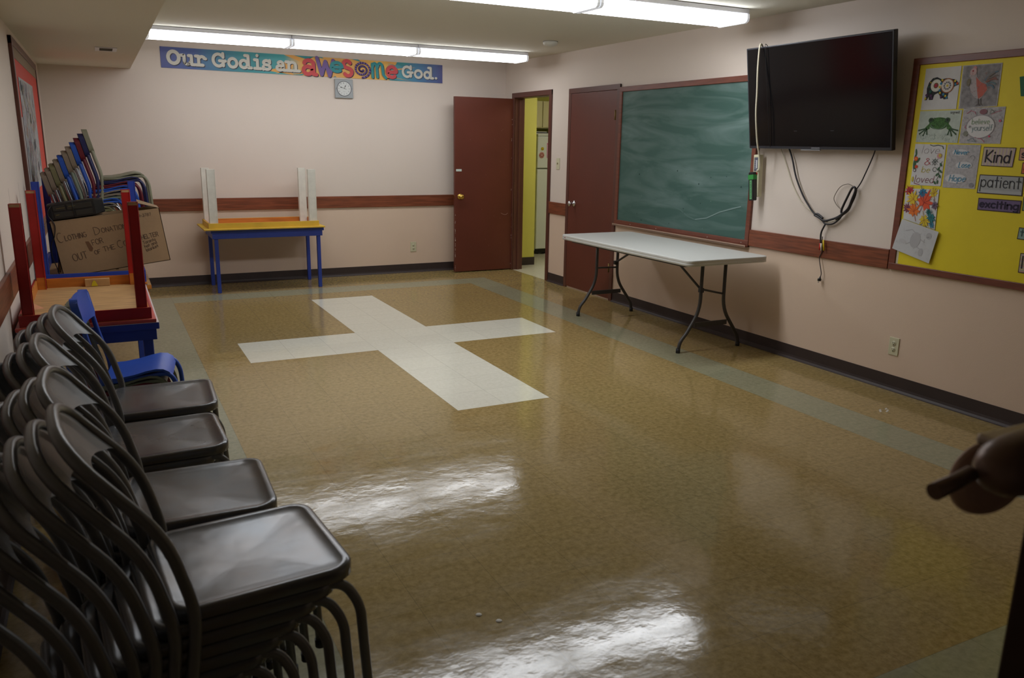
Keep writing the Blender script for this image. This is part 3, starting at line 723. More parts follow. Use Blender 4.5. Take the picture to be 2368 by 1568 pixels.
def cable(name, pts, r, m, label, smooth=True, parent=None):
    """pts (x,y,z) world; Catmull-Rom smoothed"""
    P = [V(p) for p in pts]; out = []
    for i in range(len(P) - 1):
        p0, p1, p2, p3 = P[max(0, i-1)], P[i], P[i+1], P[min(len(P)-1, i+2)]
        for k in range(6):
            t = k/6; out.append(.5*((2*p1) + (p2-p0)*t + (2*p0-5*p1+4*p2-p3)*t*t + (3*p1-p0-3*p2+p3)*t**3))
    out.append(P[-1])
    mb = MB(); mb.tube(out, r, m, n=8); o = mb.obj(name, parent)
    if not parent: tag(o, label, 'cable', 'cables hanging under the television')
    return o
W_ = lambda x, *yz: [(x + (random.random()-.5)*.004, y, z) for y, z in yz]
cable('television_cable', [(4.40, 4.385, 1.54)] + W_(4.425, (4.381,1.494),(4.344,1.428),(4.295,1.31),(4.22,1.193),(4.16,1.125),(4.105,1.075),(4.03,1.035),(3.988,1.01),(3.93,1.015),(3.88,1.05),(3.857,1.079),(3.81,1.115),(3.79,1.16),(3.772,1.21),(3.765,1.254)), .006, m_blacks, 'thick black cable drooping from the left part of the television into the knot')
cable('television_cable', W_(4.418, (3.90,1.05),(3.854,1.079),(3.862,1.112),(3.827,1.199),(3.79,1.265),(3.768,1.254),(3.785,1.188),(3.806,1.135),(3.837,1.10),(3.891,1.062),(3.95,1.04),(4.0,1.03),(4.05,1.05),(4.085,1.062),(4.06,1.07),(4.01,1.045)), .0075, m_blacks, 'thick black cable folded into a tall narrow loop right of the knot')
cable('television_cable', W_(4.425, (3.768,1.25),(3.735,1.30),(3.711,1.353),(3.68,1.43),(3.657,1.499)) + [(4.42, 3.65, 1.55)], .004, m_blacks, 'thin black cord running straight up to the right end of the television')
cable('television_cable', W_(4.432, (3.772,1.25),(3.802,1.271),(3.845,1.285),(3.907,1.261),(3.946,1.192),(3.93,1.155),(3.90,1.13),(3.865,1.109)), .0025, mat('greige_wire', srgb(128, 118, 106), rough=.5), 'very thin grey wire in a wide round loop right of the knot')
cable('television_cable', [(4.425, 4.50, 1.55)] + W_(4.436, (4.46,1.48),(4.41,1.39),(4.328,1.248),(4.232,1.138),(4.15,1.09),(4.084,1.059),(4.02,1.03),(3.96,1.025),(3.89,1.055),(3.83,1.11)), .0035, m_whitecab, 'thin cream cable drooping beside the thick black one')
av = thing('audio_video_cable', 'black cable hanging from the knot with red, white and yellow plugs over the wood rail', 'cable', (4.42, 3.99, 1.0), group=None)
cable('cord', [(0, -.002, .004), (-.002, .017, -.037), (-.003, .023, -.067), (-.004, .018, -.11), (-.002, .014, -.135)], .006, m_blacks, '', parent=av)
for (y0, z0, y1, z1, c) in ((.017, -.125, .018, -.172, (206, 34, 28)), (.009, -.125, .003, -.175, (222, 220, 212)), (-.006, -.10, -.021, -.172, (222, 192, 20))):
    mb = MB(); mb.tube([(-.006, y0, z0), (-.006, y1, z1)], .0055, flat(*c, .4), n=10); mb.obj('plug', av)
pc = thing('hanging_cable', 'black cord with a two prong plug dangling below the wood rail', 'cable', (4.425, 4.0, .82))
cable('cord', [(0, .005, .10), (.002, -.003, 0), (.002, .013, -.046), (0, -.004, -.104), (0, -.019, -.152), (0, -.014, -.18)], .0028, m_blacks, '', parent=pc)
mb = MB(); mb.tube([(0, -.014, -.176), (0, -.012, -.188), (0, -.010, -.192), (0, -.008, -.206)], .01, m_black, radii=[.004, .007, .013, .013]); mb.obj('plug', pc)
mb = MB(); mb.box((-.005, -.004, -.222), (-.003, -.001, -.205), m_grout); mb.box((.003, -.004, -.222), (.005, -.001, -.205), m_grout); mb.obj('prong', pc)

ec = cable('extension_cord', [(4.30, 4.60, 2.19), (4.262, 4.575, 2.215), (4.237, 4.567, 2.20), (4.232, 4.563, 2.05), (4.236, 4.556, 1.90), (4.24, 4.552, 1.74), (4.27, 4.548, 1.55), (4.30, 4.545, 1.45), (4.33, 4.56, 1.385), (4.36, 4.60, 1.352), (4.378, 4.64, 1.345)], .0065, m_whitecab, 'cream extension cord draped over the left side of the television')
cable('television_cable', [(4.30, 4.55, 2.195), (4.262, 4.53, 2.212), (4.243, 4.52, 2.19), (4.27, 4.51, 2.0), (4.30, 4.505, 1.8), (4.335, 4.50, 1.58), (4.352, 4.50, 1.515)], .0022, m_black, 'thin black cord down the left side of the television screen')
ps = thing('power_strip', 'cream power strip hanging beside the chalkboard frame', 'power strip', (4.40, 4.652, 1.305)); ps.rotation_euler = (math.radians(-3), 0, 0)
mb = MB(); mb.box((-.02, -.030, -.155), (.02, .030, .155), m_ivory, bev=.005); mb.obj('body', ps)
mb = MB(); a = Art(mb, (-.0205, .020, .035), (0, -1, 0), (0, 0, 1), (-1, 0, 0)); a.rect(0, 0, .038, .10, flat(92, 94, 108), 1); a.rect(.022, .02, .030, .08, flat(225, 225, 228), 2)
for k in range(5): a.rect(.006, .02 + k*.013, .016, .025 + k*.013, flat(160, 160, 170), 2)
mb.obj('label', ps)
mb = MB(); mb.box((-.025, -.018, .008), (-.019, .018, .026), flat(170, 30, 30), bev=.002); mb.obj('switch', ps)
mb = MB(); mb.box((-.030, -.014, -.045), (-.019, .020, -.018), flat(150, 140, 125), bev=.003); mb.obj('plug', ps)
mb = MB(); mb.tube([(0, 0, .15), (0, .0, .20), (.01, -.004, .25)], .006, m_blacks); mb.obj('cord', ps)
st = thing('power_adapter', 'long black adapter with green tape hanging from the power strip', 'adapter', (4.362, 4.655, 1.228)); st.rotation_euler = (math.radians(-7), 0, 0)
mb = MB(); mb.box((-.018, -.026, -.105), (.018, .026, .105), m_black, bev=.006); mb.obj('body', st)
mb = MB(); mb.box((-.0195, -.0275, .05), (.030, .0275, .085), mat('green_tape', srgb(46, 140, 62), rough=.5)); mb.obj('green_tape', st)
mb = MB(); a = Art(mb, (-.0185, .012, -.095), (0, -1, 0), (0, 0, 1), (-1, 0, 0)); a.rect(0, 0, .024, .14, flat(92, 156, 104), 1)
for k in range(9): a.stroke([(.005, .018 + k*.013), (.018, .020 + k*.013)] if k % 3 else [(.006, .014 + k*.013), (.018, .014 + k*.013), (.018, .024 + k*.013), (.006, .024 + k*.013)], .0018, flat(36, 70, 44), 2)
mb.obj('label', st)

# ------------------------------------------------------------------ yellow bulletin board
bb = thing('bulletin_board', 'yellow paper covered bulletin board in a brown wood frame', 'bulletin board', (XR, 2.5, 1.41))
def rb(*p): return tuple(p[i] - (XR, 2.5, 1.41)[i] for i in range(3))
mb = MB(); Y0, Y1, Z0, Z1 = 1.60, 3.458, .776, 2.043
for a_, b_ in (((XR-.024, Y1-.045, Z0), (XR, Y1, Z1)), ((XR-.024, Y0, Z0), (XR, Y0+.045, Z1)), ((XR-.025, Y0, Z1-.04), (XR, Y1, Z1)), ((XR-.025, Y0, Z0), (XR, Y1, Z0+.04))): mb.box(rb(*a_), rb(*b_), m_frame2, bev=.003)
mb.obj('frame', bb)
m_yp = mat('yellow_backing_paper', srgb(228, 208, 22), rough=.6, bump=.35, bscale=5, var=.03, scale=3)
mb = MB(); mb.box(rb(XR-.016, Y0+.04, Z0+.035), rb(XR-.003, Y1-.04, Z1-.035), m_yp)
mb.box(rb(XR-.0165, Y1-.062, Z0+.038), rb(XR-.016, Y1-.04, Z0+.2), flat(214, 206, 180)); mb.obj('yellow_backing', bb)
BX = XR - .018
class QArt(Art):
    """art on a sheet given by its four corners (y,z): top-left, top-right, bottom-right, bottom-left; x 0..1, y 0..k"""
    def __init__(s, mb, x, tl, tr, br, bl, sgn=-1):
        s.mb = mb; s.x = x; s.c = [tl, tr, br, bl]; s.sgn = sgn
        s.k = abs(tl[1] - bl[1]) / max(1e-6, math.hypot(tr[0]-tl[0], tr[1]-tl[1]))
    def P(s, x, y, l=0):
        tl, tr, br, bl = s.c; v = y / s.k
        yy = (bl[0]*(1-x) + br[0]*x)*(1-v) + (tl[0]*(1-x) + tr[0]*x)*v
        zz = (bl[1]*(1-x) + br[1]*x)*(1-v) + (tl[1]*(1-x) + tr[1]*x)*v
        return V((s.x + s.sgn*.0006*l, yy, zz))
def sheet(name, tl, tr, br, bl, paper, label, cat, draw, lift=0.0, group=None):
    mb = MB(); mb.recalc = False
    a = QArt(mb, BX - lift, tl, tr, br, bl)
    a.rect(0, 0, 1, a.k, paper, 0)
    draw(a)
    # back of the sheet gives it thickness
    p = [a.P(x, y, -.6) for x, y in ((0, 0), (0, a.k), (1, a.k), (1, 0))]; mb.face(p, paper)
    q = [a.P(x, y, 0) for x, y in ((0, 0), (0, a.k), (1, a.k), (1, 0))]
    for i in range(4): mb.face([p[i], p[(i+1) % 4], q[(i+1) % 4], q[i]], paper)
    return tag(mb.obj(name), label, cat, group)
pap = mat('drawing_paper', srgb(206, 206, 208), rough=.7, var=.03, scale=20)
pap2 = mat('pencilled_paper', srgb(178, 176, 180), rough=.7, var=.12, scale=60)
papg = mat('pale_green_paper', srgb(184, 196, 188), rough=.7, var=.06, scale=50)
papk = mat('rooster_background_shading', srgb(140, 138, 142), rough=.8, var=.22, scale=35)
def scatter(a, n, cols, w=.006, L=.05, x0=.03, x1=.97, y0=.03, y1=None, l=1):
    y1 = y1 or a.k - .03
    for _ in range(n):
        x, y = random.uniform(x0, x1), random.uniform(y0, y1); t = random.uniform(0, PI); d = random.uniform(.3, 1)*L
        a.stroke([(x, y), (min(x1+.02, max(.01, x + d*math.cos(t))), min(y1+.02, max(.01, y + d*math.sin(t))))], w, random.choice(cols), l, joints=False)
def draw_bear(a):
    k = a.k; D = flat(36, 40, 44); P_ = flat(84, 44, 92); B = flat(44, 120, 160); Yc = flat(206, 184, 50)
    def e(*q, **w): a.disc(*q, **w)
    a.poly([(.07,.24*k),(.12,.36*k),(.10,.52*k),(.14,.66*k),(.24,.76*k),(.36,.78*k),(.50,.72*k),(.62,.74*k),(.74,.72*k),(.86,.70*k),(.97,.62*k),(.99,.57*k),(.90,.54*k),(.80,.50*k),(.74,.42*k),(.72,.30*k),(.74,.25*k),(.62,.24*k),(.60,.27*k),(.52,.26*k),(.50,.33*k),(.44,.40*k),(.34,.36*k),(.31,.24*k),(.20,.24*k),(.18,.32*k),(.14,.24*k)], D, 1)
    a.disc(.36, .58*k, .155, flat(214, 214, 204), 2, n=20)
    for i in range(9): a.disc(.36+.10*math.cos(i*.7), .58*k+.10*math.sin(i*.7), .034, flat(226, 226, 216), 3)
    a.disc(.36, .58*k, .07, flat(130, 90, 60), 4); a.disc(.36, .58*k, .04, flat(180, 34, 70), 5)
    a.disc(.68, .56*k, .185, flat(150, 90, 50), 2, n=22); a.disc(.68, .56*k, .16, flat(214, 206, 200), 3, n=22)
    for i in range(10): a.disc(.68+.085*math.cos(i*.63), .56*k+.085*math.sin(i*.63), .022, flat(96, 104, 116), 4, n=8)
    a.disc(.68, .56*k, .028, Yc, 5)
    for x, y, r, c in ((.52,.70,.03,Yc),(.50,.62,.035,B),(.47,.54,.03,Yc),(.48,.46,.032,B),(.50,.40,.03,Yc),(.60,.36,.035,B),(.66,.32,.03,Yc),(.70,.28,.03,B),(.22,.44,.04,flat(30,90,80)),(.25,.34,.035,P_),(.12,.36,.035,P_),(.10,.28,.03,Yc),(.28,.28,.03,P_),(.54,.30,.03,P_),(.88,.66,.03,Yc),(.95,.60,.03,flat(190,70,30)),(.90,.58,.03,B),(.30,.74,.02,flat(70,90,70)),(.20,.66,.02,Yc),(.16,.56,.02,flat(40,100,80))):
        a.disc(x, y*k, r, c, 4, n=8)
sheet('drawing', (3.372,1.979),(3.146,1.98),(3.144,1.744),(3.372,1.743), pap, 'colouring page of a dark patterned bear', 'drawing', draw_bear)
def draw_rooster(a):
    k = a.k; a.rect(.03, .02, .97, k-.02, papk, 0.5)
    body = flat(188, 100, 88); lt = flat(176, 168, 172); tl_ = flat(96, 120, 140)
    a.poly([(.22,.86*k),(.30,.90*k),(.38,.84*k),(.40,.72*k),(.52,.60*k),(.66,.52*k),(.72,.40*k),(.62,.26*k),(.52,.18*k),(.40,.24*k),(.30,.34*k),(.24,.50*k),(.28,.66*k),(.20,.74*k)], lt, 2)
    a.poly([(.38,.72*k),(.50,.60*k),(.66,.52*k),(.70,.40*k),(.60,.26*k),(.50,.20*k),(.46,.34*k),(.42,.5*k)], body, 3)
    a.disc(.30, .84*k, .085, flat(196, 168, 170), 4); a.disc(.33, .92*k, .05, flat(200, 140, 140), 3); a.disc(.29, .86*k, .02, flat(150, 40, 50), 5)
    a.disc(.20, .60*k, .05, flat(120, 112, 96), 3, ry=.09)
    for i, (x, y, an) in enumerate(((.62,.62,60),(.64,.60,45),(.66,.58,30),(.68,.54,15),(.70,.50,0),(.66,.62,75),(.70,.58,50))):
        r = .30 - .02*i; pts = [(x + r*t*math.cos(math.radians(an - 45*t)), min(.96*k, y*k + r*t*math.sin(math.radians(an + 10 - 30*t)))) for t in [j/8 for j in range(9)]]
        a.stroke(pts, .035, [tl_, flat(128, 116, 112), flat(140, 100, 92), flat(104, 128, 136)][i % 4], 2 + i % 3)
    for x in (.50, .56): a.stroke([(x, .20*k), (x + .02, .08*k)], .02, flat(96, 90, 92), 3); a.stroke([(x - .04, .05*k), (x + .02, .08*k), (x + .07, .04*k)], .015, flat(96, 90, 92), 3)
    scatter(a, 90, [flat(120, 116, 120), flat(156, 150, 156), flat(168, 110, 100)], .006, .06, .22, .74, .2*k, .9*k, 5)
sheet('drawing', (3.138,1.98),(2.908,1.979),(2.903,1.753),(3.13,1.744), pap2, 'pencil shaded colouring page of a red rooster', 'drawing', draw_rooster)
def draw_frog(a):
    k = a.k; g = mat('frog_green', srgb(70, 112, 58), rough=.8, var=.25, scale=90); dg = flat(52, 82, 52)
    a.disc(.5, .60*k, .235, g, 1, ry=.20*k*.95, n=26); a.disc(.5, .56*k, .225, g, 2, ry=.15*k)
    a.disc(.30, .70*k, .055, dg, 3); a.disc(.70, .70*k, .055, dg, 3); a.disc(.30, .71*k, .022, flat(30, 30, 34), 4); a.disc(.70, .71*k, .022, flat(30, 30, 34), 4)
    a.stroke(arc(.5, .66*k, .20, .24*k, 205, 335), .012, flat(120, 140, 130), 4)
    for s_ in (-1, 1):
        X = lambda x: .5 + s_*x
        a.poly([(X(.22), .60*k), (X(.28), .52*k), (X(.32), .46*k), (X(.27), .38*k), (X(.20), .44*k)], g, 1)
        for fx, fy in ((.46, .38), (.43, .27), (.34, .22), (.25, .26)):
            a.stroke([(X(.28), .44*k), (X(fx), fy*k)], .028, dg, 1); a.disc(X(fx), fy*k, .018, dg, 2)
    write(a, 'signed', .74, .90*k, .05, .006, flat(60, 50, 70), 2, width=.2)
    scatter(a, 70, [flat(140, 156, 150), flat(156, 168, 160)], .006, .07, .02, .96, .02*k, .26*k, 1)
    for i in range(26): a.disc(random.uniform(.33, .67), random.uniform(.52, .78)*k, .008, flat(36, 56, 40), 5, n=6)
sheet('drawing', (3.374,1.738),(3.105,1.738),(3.106,1.555),(3.378,1.558), papg, 'colouring page of a green frog with spread hands', 'drawing', draw_frog)
def draw_believe(a):
    k = a.k; scatter(a, 260, [flat(150, 146, 152), flat(164, 150, 158), flat(140, 140, 150), flat(176, 164, 170)], .006, .06)
    a.disc(.47, .47*k, .33, flat(214, 214, 216), 2, ry=.31*k, n=30); a.stroke(arc(.47, .47*k, .34, .32*k, 0, 360, 30), .012, flat(160, 156, 164), 3)
    write(a, 'believe', .26, .54*k, .12, .010, flat(130, 160, 124), 4, width=.42); write(a, 'in', .20, .44*k, .07, .008, flat(96, 104, 116), 4); write(a, 'yourself', .28, .36*k, .13, .010, flat(110, 140, 146), 4, width=.48)
    rd = flat(196, 90, 116)
    a.stroke([(.38,.18*k),(.46,.14*k),(.54,.13*k),(.60,.07*k),(.62,.03*k)], .010, rd, 3); a.disc(.72, .20*k, .022, flat(220, 70, 110), 3); a.stroke([(.12,.52*k),(.10,.46*k),(.15,.42*k)], .01, rd, 3)
    a.stroke([(.10,.84*k),(.2,.92*k),(.30,.88*k),(.32,.82*k)], .01, rd, 3); a.stroke([(.70,.80*k),(.80,.86*k),(.92,.90*k)], .008, rd, 3)
    a.disc(.50, .88*k, .09, flat(140, 96, 106), 3, ry=.06); a.disc(.14, .28*k, .06, flat(130, 132, 120), 3); a.stroke([(.66,.82*k),(.68,.94*k),(.76,.86*k),(.66,.82*k)], .01, flat(120,140,124), 3)
    a.stroke([(.2,.08*k),(.32,.16*k),(.40,.06*k),(.2,.08*k)], .009, flat(120,146,156), 3); a.disc(.92, .62*k, .028, rd, 3)
sheet('drawing', (3.098,1.747),(2.853,1.749),(2.853,1.552),(3.097,1.552), pap2, 'colouring page with the words believe in yourself in an oval', 'drawing', draw_believe)
def draw_love(a):
    k = a.k; G1, G2 = flat(58, 96, 66), flat(60, 74, 66)
    write(a, 'love', .24, .78*k, .22, .011, flat(168, 158, 166), 2, width=.56, slant=.2); write(a, '&', .38, .50*k, .20, .014, flat(180, 50, 64), 2, width=.20)
    write(a, 'be', .32, .32*k, .17, .013, flat(190, 178, 50), 2, width=.26, slant=.2); write(a, 'loved', .12, .07*k, .21, .013, flat(130, 52, 78), 2, width=.62, slant=.15)
    for x, y, r, ry, t in ((.07,.80,.03,.10,.2),(.06,.70,.03,.10,-.3),(.06,.52,.05,.13,0),(.07,.42,.045,.09,.3),(.18,.62,.035,.07,-.6),(.13,.58,.04,.05,.9)): a.disc(x, y*k, r, G1, 1, ry=ry, rot=t)
    a.disc(.09, .64*k, .065, flat(226, 84, 28), 3); a.disc(.09, .64*k, .022, flat(232, 190, 60), 4); a.disc(.13, .45*k, .05, flat(214, 70, 36), 3); a.disc(.09, .36*k, .05, flat(96, 80, 84), 2); a.disc(.09, .36*k, .03, pap, 3)
    a.stroke([(.5,.985*k),(.6,.96*k),(.75,.985*k),(.9,.96*k),(.93,.90*k)], .02, G2, 2); a.disc(.84, .73*k, .08, flat(206, 150, 156), 2); a.disc(.86, .74*k, .05, flat(200, 180, 70), 3)
    a.stroke(arc(.72, .58*k, .07, .07, 0, 300), .013, G2, 2)
    for i in range(8): a.stroke([(.72, .58*k), (.72+.12*math.cos(i*.8), .58*k+.12*math.sin(i*.8))], .010, G2, 2)
    a.stroke([(.95,.6*k),(.90,.5*k),(.88,.38*k),(.90,.25*k),(.84,.15*k)], .014, G2, 2); a.stroke(arc(.74, .40*k, .06, .06, 0, 320), .012, G2, 2)
    for x, y, t in ((.92,.52,.6),(.86,.42,-.6),(.94,.36,.7),(.84,.28,-.7),(.93,.24,.5),(.88,.10,0),(.80,.08,.6)): a.disc(x, y*k, .028, G1, 3, ry=.06, rot=t)
    a.disc(.06, .14*k, .035, flat(190, 180, 60), 2, ry=.08); a.stroke([(.12,.05*k),(.2,.03*k),(.3,.02*k)], .02, flat(130, 52, 78), 2)
sheet('drawing', (3.378,1.548),(3.174,1.544),(3.174,1.306),(3.378,1.304), pap, 'colouring page reading love & be loved between flowers', 'drawing', draw_love)
def draw_hope(a):
    k = a.k; scatter(a, 220, [flat(150, 150, 156), flat(164, 164, 170)], .005, .05)
    for x, y, r, ry in ((.42,.82,.25,.09),(.58,.53,.25,.10),(.38,.22,.33,.13)): a.disc(x, y*k, r, flat(206, 206, 210), 2, ry=ry, n=24)
    b = flat(64, 142, 178); write(a, 'Never', .24, .78*k, .12, .018, b, 4, width=.42, slant=.2); write(a, 'Lose', .42, .48*k, .14, .018, b, 4, width=.34, slant=.2); write(a, 'Hope', .18, .16*k, .17, .018, b, 4, width=.5, slant=.2)
    a.stroke(arc(.8, .70*k, .07, .07, -60, 160), .01, flat(130,130,136), 3); a.disc(.88, .08*k, .07, flat(140,140,146), 2)
sheet('drawing', (3.164,1.546),(2.962,1.545),(2.961,1.302),(3.161,1.3), pap2, 'grey patterned page with Never Lose Hope in blue letters', 'drawing', draw_hope)
def leafshape(a, cx, cy, r, rot, c, l, vein):
    pts = []
    prof = [(90,1),(78,.55),(62,.78),(50,.42),(28,.92),(14,.45),(-8,.66),(-30,.38),(-60,.5),(-84,.2)]
    full = prof + [(180 - t, q) for t, q in reversed(prof)]
    full = [(t, q) for t, q in full]
    for t, q in full: pts.append((cx + r*q*math.cos(math.radians(t + rot)), cy + r*q*math.sin(math.radians(t + rot))))
    a.poly(pts, c, l)
    for t in (90, 50, 130, 20, 160): a.stroke([(cx, cy - .0), (cx + r*.7*math.cos(math.radians(t + rot)), cy + r*.7*math.sin(math.radians(t + rot)))], .008, vein, l + 1, joints=False)
    a.stroke([(cx, cy), (cx - r*.8*math.cos(math.radians(90 + rot)), cy - r*.8*math.sin(math.radians(90 + rot)))], .014, vein, l + 1)
def draw_leaves(a):
    k = a.k
    for cx, cy, r, rot, c, v in ((.14,.90,.20,30,(186,50,58),(120,30,40)),(.52,.92,.18,-160,(40,120,160),(30,80,120)),(.86,.88,.18,20,(214,190,50),(170,120,40)),(.12,.36,.20,60,(130,66,84),(90,40,60)),(.86,.30,.18,180,(40,120,128),(30,90,100)),(.92,.62,.14,200,(120,96,120),(80,60,80)),(.28,.68,.27,50,(220,190,44),(180,120,30)),(.60,.62,.36,-25,(222,84,50),(160,50,40)),(.32,.32,.28,20,(226,118,40),(170,70,30)),(.66,.18,.24,200,(214,190,50),(170,130,40)),(.78,.40,.12,100,(30,110,110),(20,80,80)),(.90,.12,.12,160,(70,140,170),(50,100,130))):
        leafshape(a, cx, cy*k, r, rot, flat(*c), 1 + random.choice([0, 2, 4]), flat(*v))
sheet('drawing', (3.404,1.281),(3.178,1.287),(3.172,1.05),(3.394,1.096), pap, 'colouring page of red, orange and yellow maple leaves', 'drawing', draw_leaves, lift=.0015)
def draw_grey(a):
    k = a.k; c1 = flat(176, 176, 180)
    a.stroke([(.2,.7*k),(.35,.8*k),(.5,.7*k),(.42,.5*k),(.55,.35*k),(.7,.3*k)], .02, c1, 1); a.stroke([(.3,.3*k),(.45,.45*k),(.6,.6*k),(.75,.55*k)], .02, c1, 1)
    a.disc(.5, .52*k, .13, c1, 1, ry=.18); a.disc(.8, .78*k, .07, c1, 1); a.disc(.72, .22*k, .06, c1, 1, ry=.09); a.disc(.2, .35*k, .10, flat(190,190,194), 1, ry=.05)
    scatter(a, 50, [flat(186, 186, 190)], .006, .08)
sheet('drawing', (3.394,1.096),(3.136,1.041),(3.172,0.848),(3.438,0.908), mat('faint_pencil_paper', srgb(196, 198, 202), rough=.6), 'tilted loose sheet with a faint grey pencil drawing', 'drawing', draw_grey, lift=.0125)
BDR = flat(66, 50, 44)
def word(name, c, bg, text, label, tw, tx_, ty, th, ink=(40, 34, 44), w=.03, wd=.8, pattern=None):
    def d(a):
        k = a.k; a.rect(.0, .0, 1, k, BDR, .3); a.rect(.02, .02, .98, k - .02, flat(*bg), .8)
        if pattern: pattern(a)
        write(a, text, tx_, ty*k, th*k, w, flat(*ink), 3, width=wd)
    return sheet(name, *c, flat(*bg), label, 'word card', d, group='word cards on the yellow bulletin board')
def stripes(cols):
    def f(a):
        n = 9
        for i in range(n): a.rect(.02 + .96*i/n, .02, .02 + .96*(i+.5)/n, a.k - .02, flat(*cols), 1.2)
    return f
def diag(a):
    for i in range(34):
        x = .03 + i*.028; a.stroke([(x, a.k - .03), (min(.97, x + .12), max(.03, a.k - .03 - .12))], .006, flat(150, 152, 156), 1.2, joints=False)
        a.stroke([(x, a.k*.5), (min(.97, x + .12), max(.03, a.k*.5 - .12))], .006, flat(150, 152, 156), 1.2, joints=False)
word('word_card', ((2.943,1.535),(2.76,1.532),(2.765,1.428),(2.944,1.431)), (186, 168, 176), 'Kind', 'lilac word card reading Kind', 0, .12, .22, .6, w=.045, wd=.76, pattern=stripes((196, 184, 160)))
word('word_card', ((2.943,1.384),(2.693,1.382),(2.687,1.278),(2.945,1.28)), (178, 182, 186), 'patient', 'pale grey word card reading patient', 0, .06, .36, .62, w=.020, wd=.88, ink=(50, 52, 58), pattern=diag)
word('word_card', ((2.93,1.255),(2.685,1.255),(2.685,1.186),(2.928,1.187)), (112, 96, 136), 'exciting', 'purple word card reading exciting', 0, .05, .28, .58, w=.034, wd=.90, ink=(38, 28, 58))
word('word_card', ((2.74,1.532),(2.55,1.532),(2.55,1.462),(2.738,1.466)), (196, 150, 130), 'smart', 'salmon word card starting with s at the right edge', 0, .08, .25, .55, w=.035, wd=.8)
word('word_card', ((2.714,1.456),(2.52,1.456),(2.52,1.394),(2.713,1.396)), (196, 100, 60), 'caring', 'orange word card at the right edge', 0, .08, .25, .55, w=.035, wd=.8)
word('word_card', ((2.679,1.276),(2.46,1.276),(2.46,1.20),(2.676,1.202)), (120, 150, 90), 'giving', 'green word card right of the purple one', 0, .08, .3, .5, w=.035, wd=.8)
word('word_card', ((2.676,1.113),(2.45,1.111),(2.45,1.045),(2.678,1.049)), (140, 166, 160), 'truthful', 'blue green word card starting with t at the right edge', 0, .06, .3, .6, w=.022, wd=.85, ink=(50, 80, 84))
def many(a):
    for i in range(12): a.rect(.02, a.k*(.05 + i*.075), .98, a.k*(.08 + i*.075), flat(*[(180,110,100),(150,160,120),(200,180,120),(160,150,170)][i % 4]), 1.2)
word('word_card', ((2.646,0.977),(2.42,0.98),(2.42,0.87),(2.643,0.87)), (196, 184, 168), 'loyal', 'striped word card low at the right edge', 0, .06, .25, .6, w=.03, wd=.85, pattern=many)
def dgreen(a): a.stroke([(.10,.3*a.k),(.3,.6*a.k)], .02, flat(24, 50, 40), 2)
sheet('paper_cutout', (2.803,1.899),(2.60,1.92),(2.58,1.79),(2.781,1.799), flat(46, 104, 76), 'dark green paper shape at the upper right edge of the yellow board', 'paper cutout', dgreen)

# ------------------------------------------------------------------ red bulletin board on the left wall
lb = thing('bulletin_board', 'coral red bulletin board in a dark frame on the left wall', 'bulletin board', (XL, 7.16, 1.455))
mb = MB(); y0, y1, z0, z1 = 5.99 - 7.16, 8.34 - 7.16, .812 - 1.455, 2.105 - 1.455
for a_, b_ in (((0, y0, z0), (.022, y0 + .06, z1)), ((0, y1 - .05, z0), (.022, y1, z1)), ((0, y0, z1 - .05), (.023, y1, z1)), ((0, y0, z0), (.023, y1, z0 + .05))): mb.box(a_, b_, m_frame, bev=.003)
mb.obj('frame', lb)
mb = MB(); mb.box((.002, y0 + .05, z0 + .045), (.014, y1 - .045, z1 - .045), mat('coral_backing_paper', srgb(214, 66, 52), rough=.6, bump=.2, bscale=6)); mb.box((.0145, y0 + .055, z1 - .12), (.016, y1 - .05, z1 - .05), flat(150, 132, 110)); mb.obj('red_backing', lb)
def lsheet(name, y0, y1, z0, z1, paper, label, cat, draw=None, lift=.017):
    mb = MB(); mb.recalc = False; a = QArt(mb, XL + lift, (y0, z1), (y1, z1 + .01), (y1, z0), (y0, z0), sgn=1)
    mb.box((XL + lift - .0008, y0, z0), (XL + lift - .0002, y1, z1), paper)
    a.rect(0, 0, 1, a.k, paper, 0)
    if draw: draw(a)
    return tag(mb.obj(name), label, cat)
def scrib(a):
    cols = [flat(*c) for c in ((60, 70, 130), (180, 60, 90), (220, 180, 60), (90, 60, 110), (80, 150, 90), (70, 70, 80), (220, 120, 50), (120, 130, 150))]
    for _ in range(420):
        x, y = random.uniform(.02, .97), random.uniform(.02, a.k - .03); d = random.uniform(.02, .07); t = random.uniform(.6, 2.4)
        a.stroke([(x, y), (min(.99, max(.01, x + d*math.cos(t))), min(a.k - .01, max(.01, y + d*math.sin(t))))], .005, random.choice(cols), random.choice([1, 2, 3]), joints=False)
    for x, y, r in ((.05, .93, .05), (.12, .90, .05), (.55, .40, .05), (.60, .42, .06), (.72, .2, .04), (.5, .66, .05)): a.poly([(x, (y-.05)*a.k), (x + r, (y-.03)*a.k), (x + r, (y+.05)*a.k), (x, (y+.04)*a.k)], flat(84, 84, 92), 3)
lsheet('scribble_collage', 6.26, 7.62, 1.14, 1.88, flat(186, 188, 192), 'large white sheet of coloured scribbles on the red board', 'drawing', scrib)
lsheet('paper_strip', 6.07, 6.20, 1.05, 1.62, flat(196, 190, 190), 'narrow white paper strip beside the scribbled sheet', 'paper', None, .018)

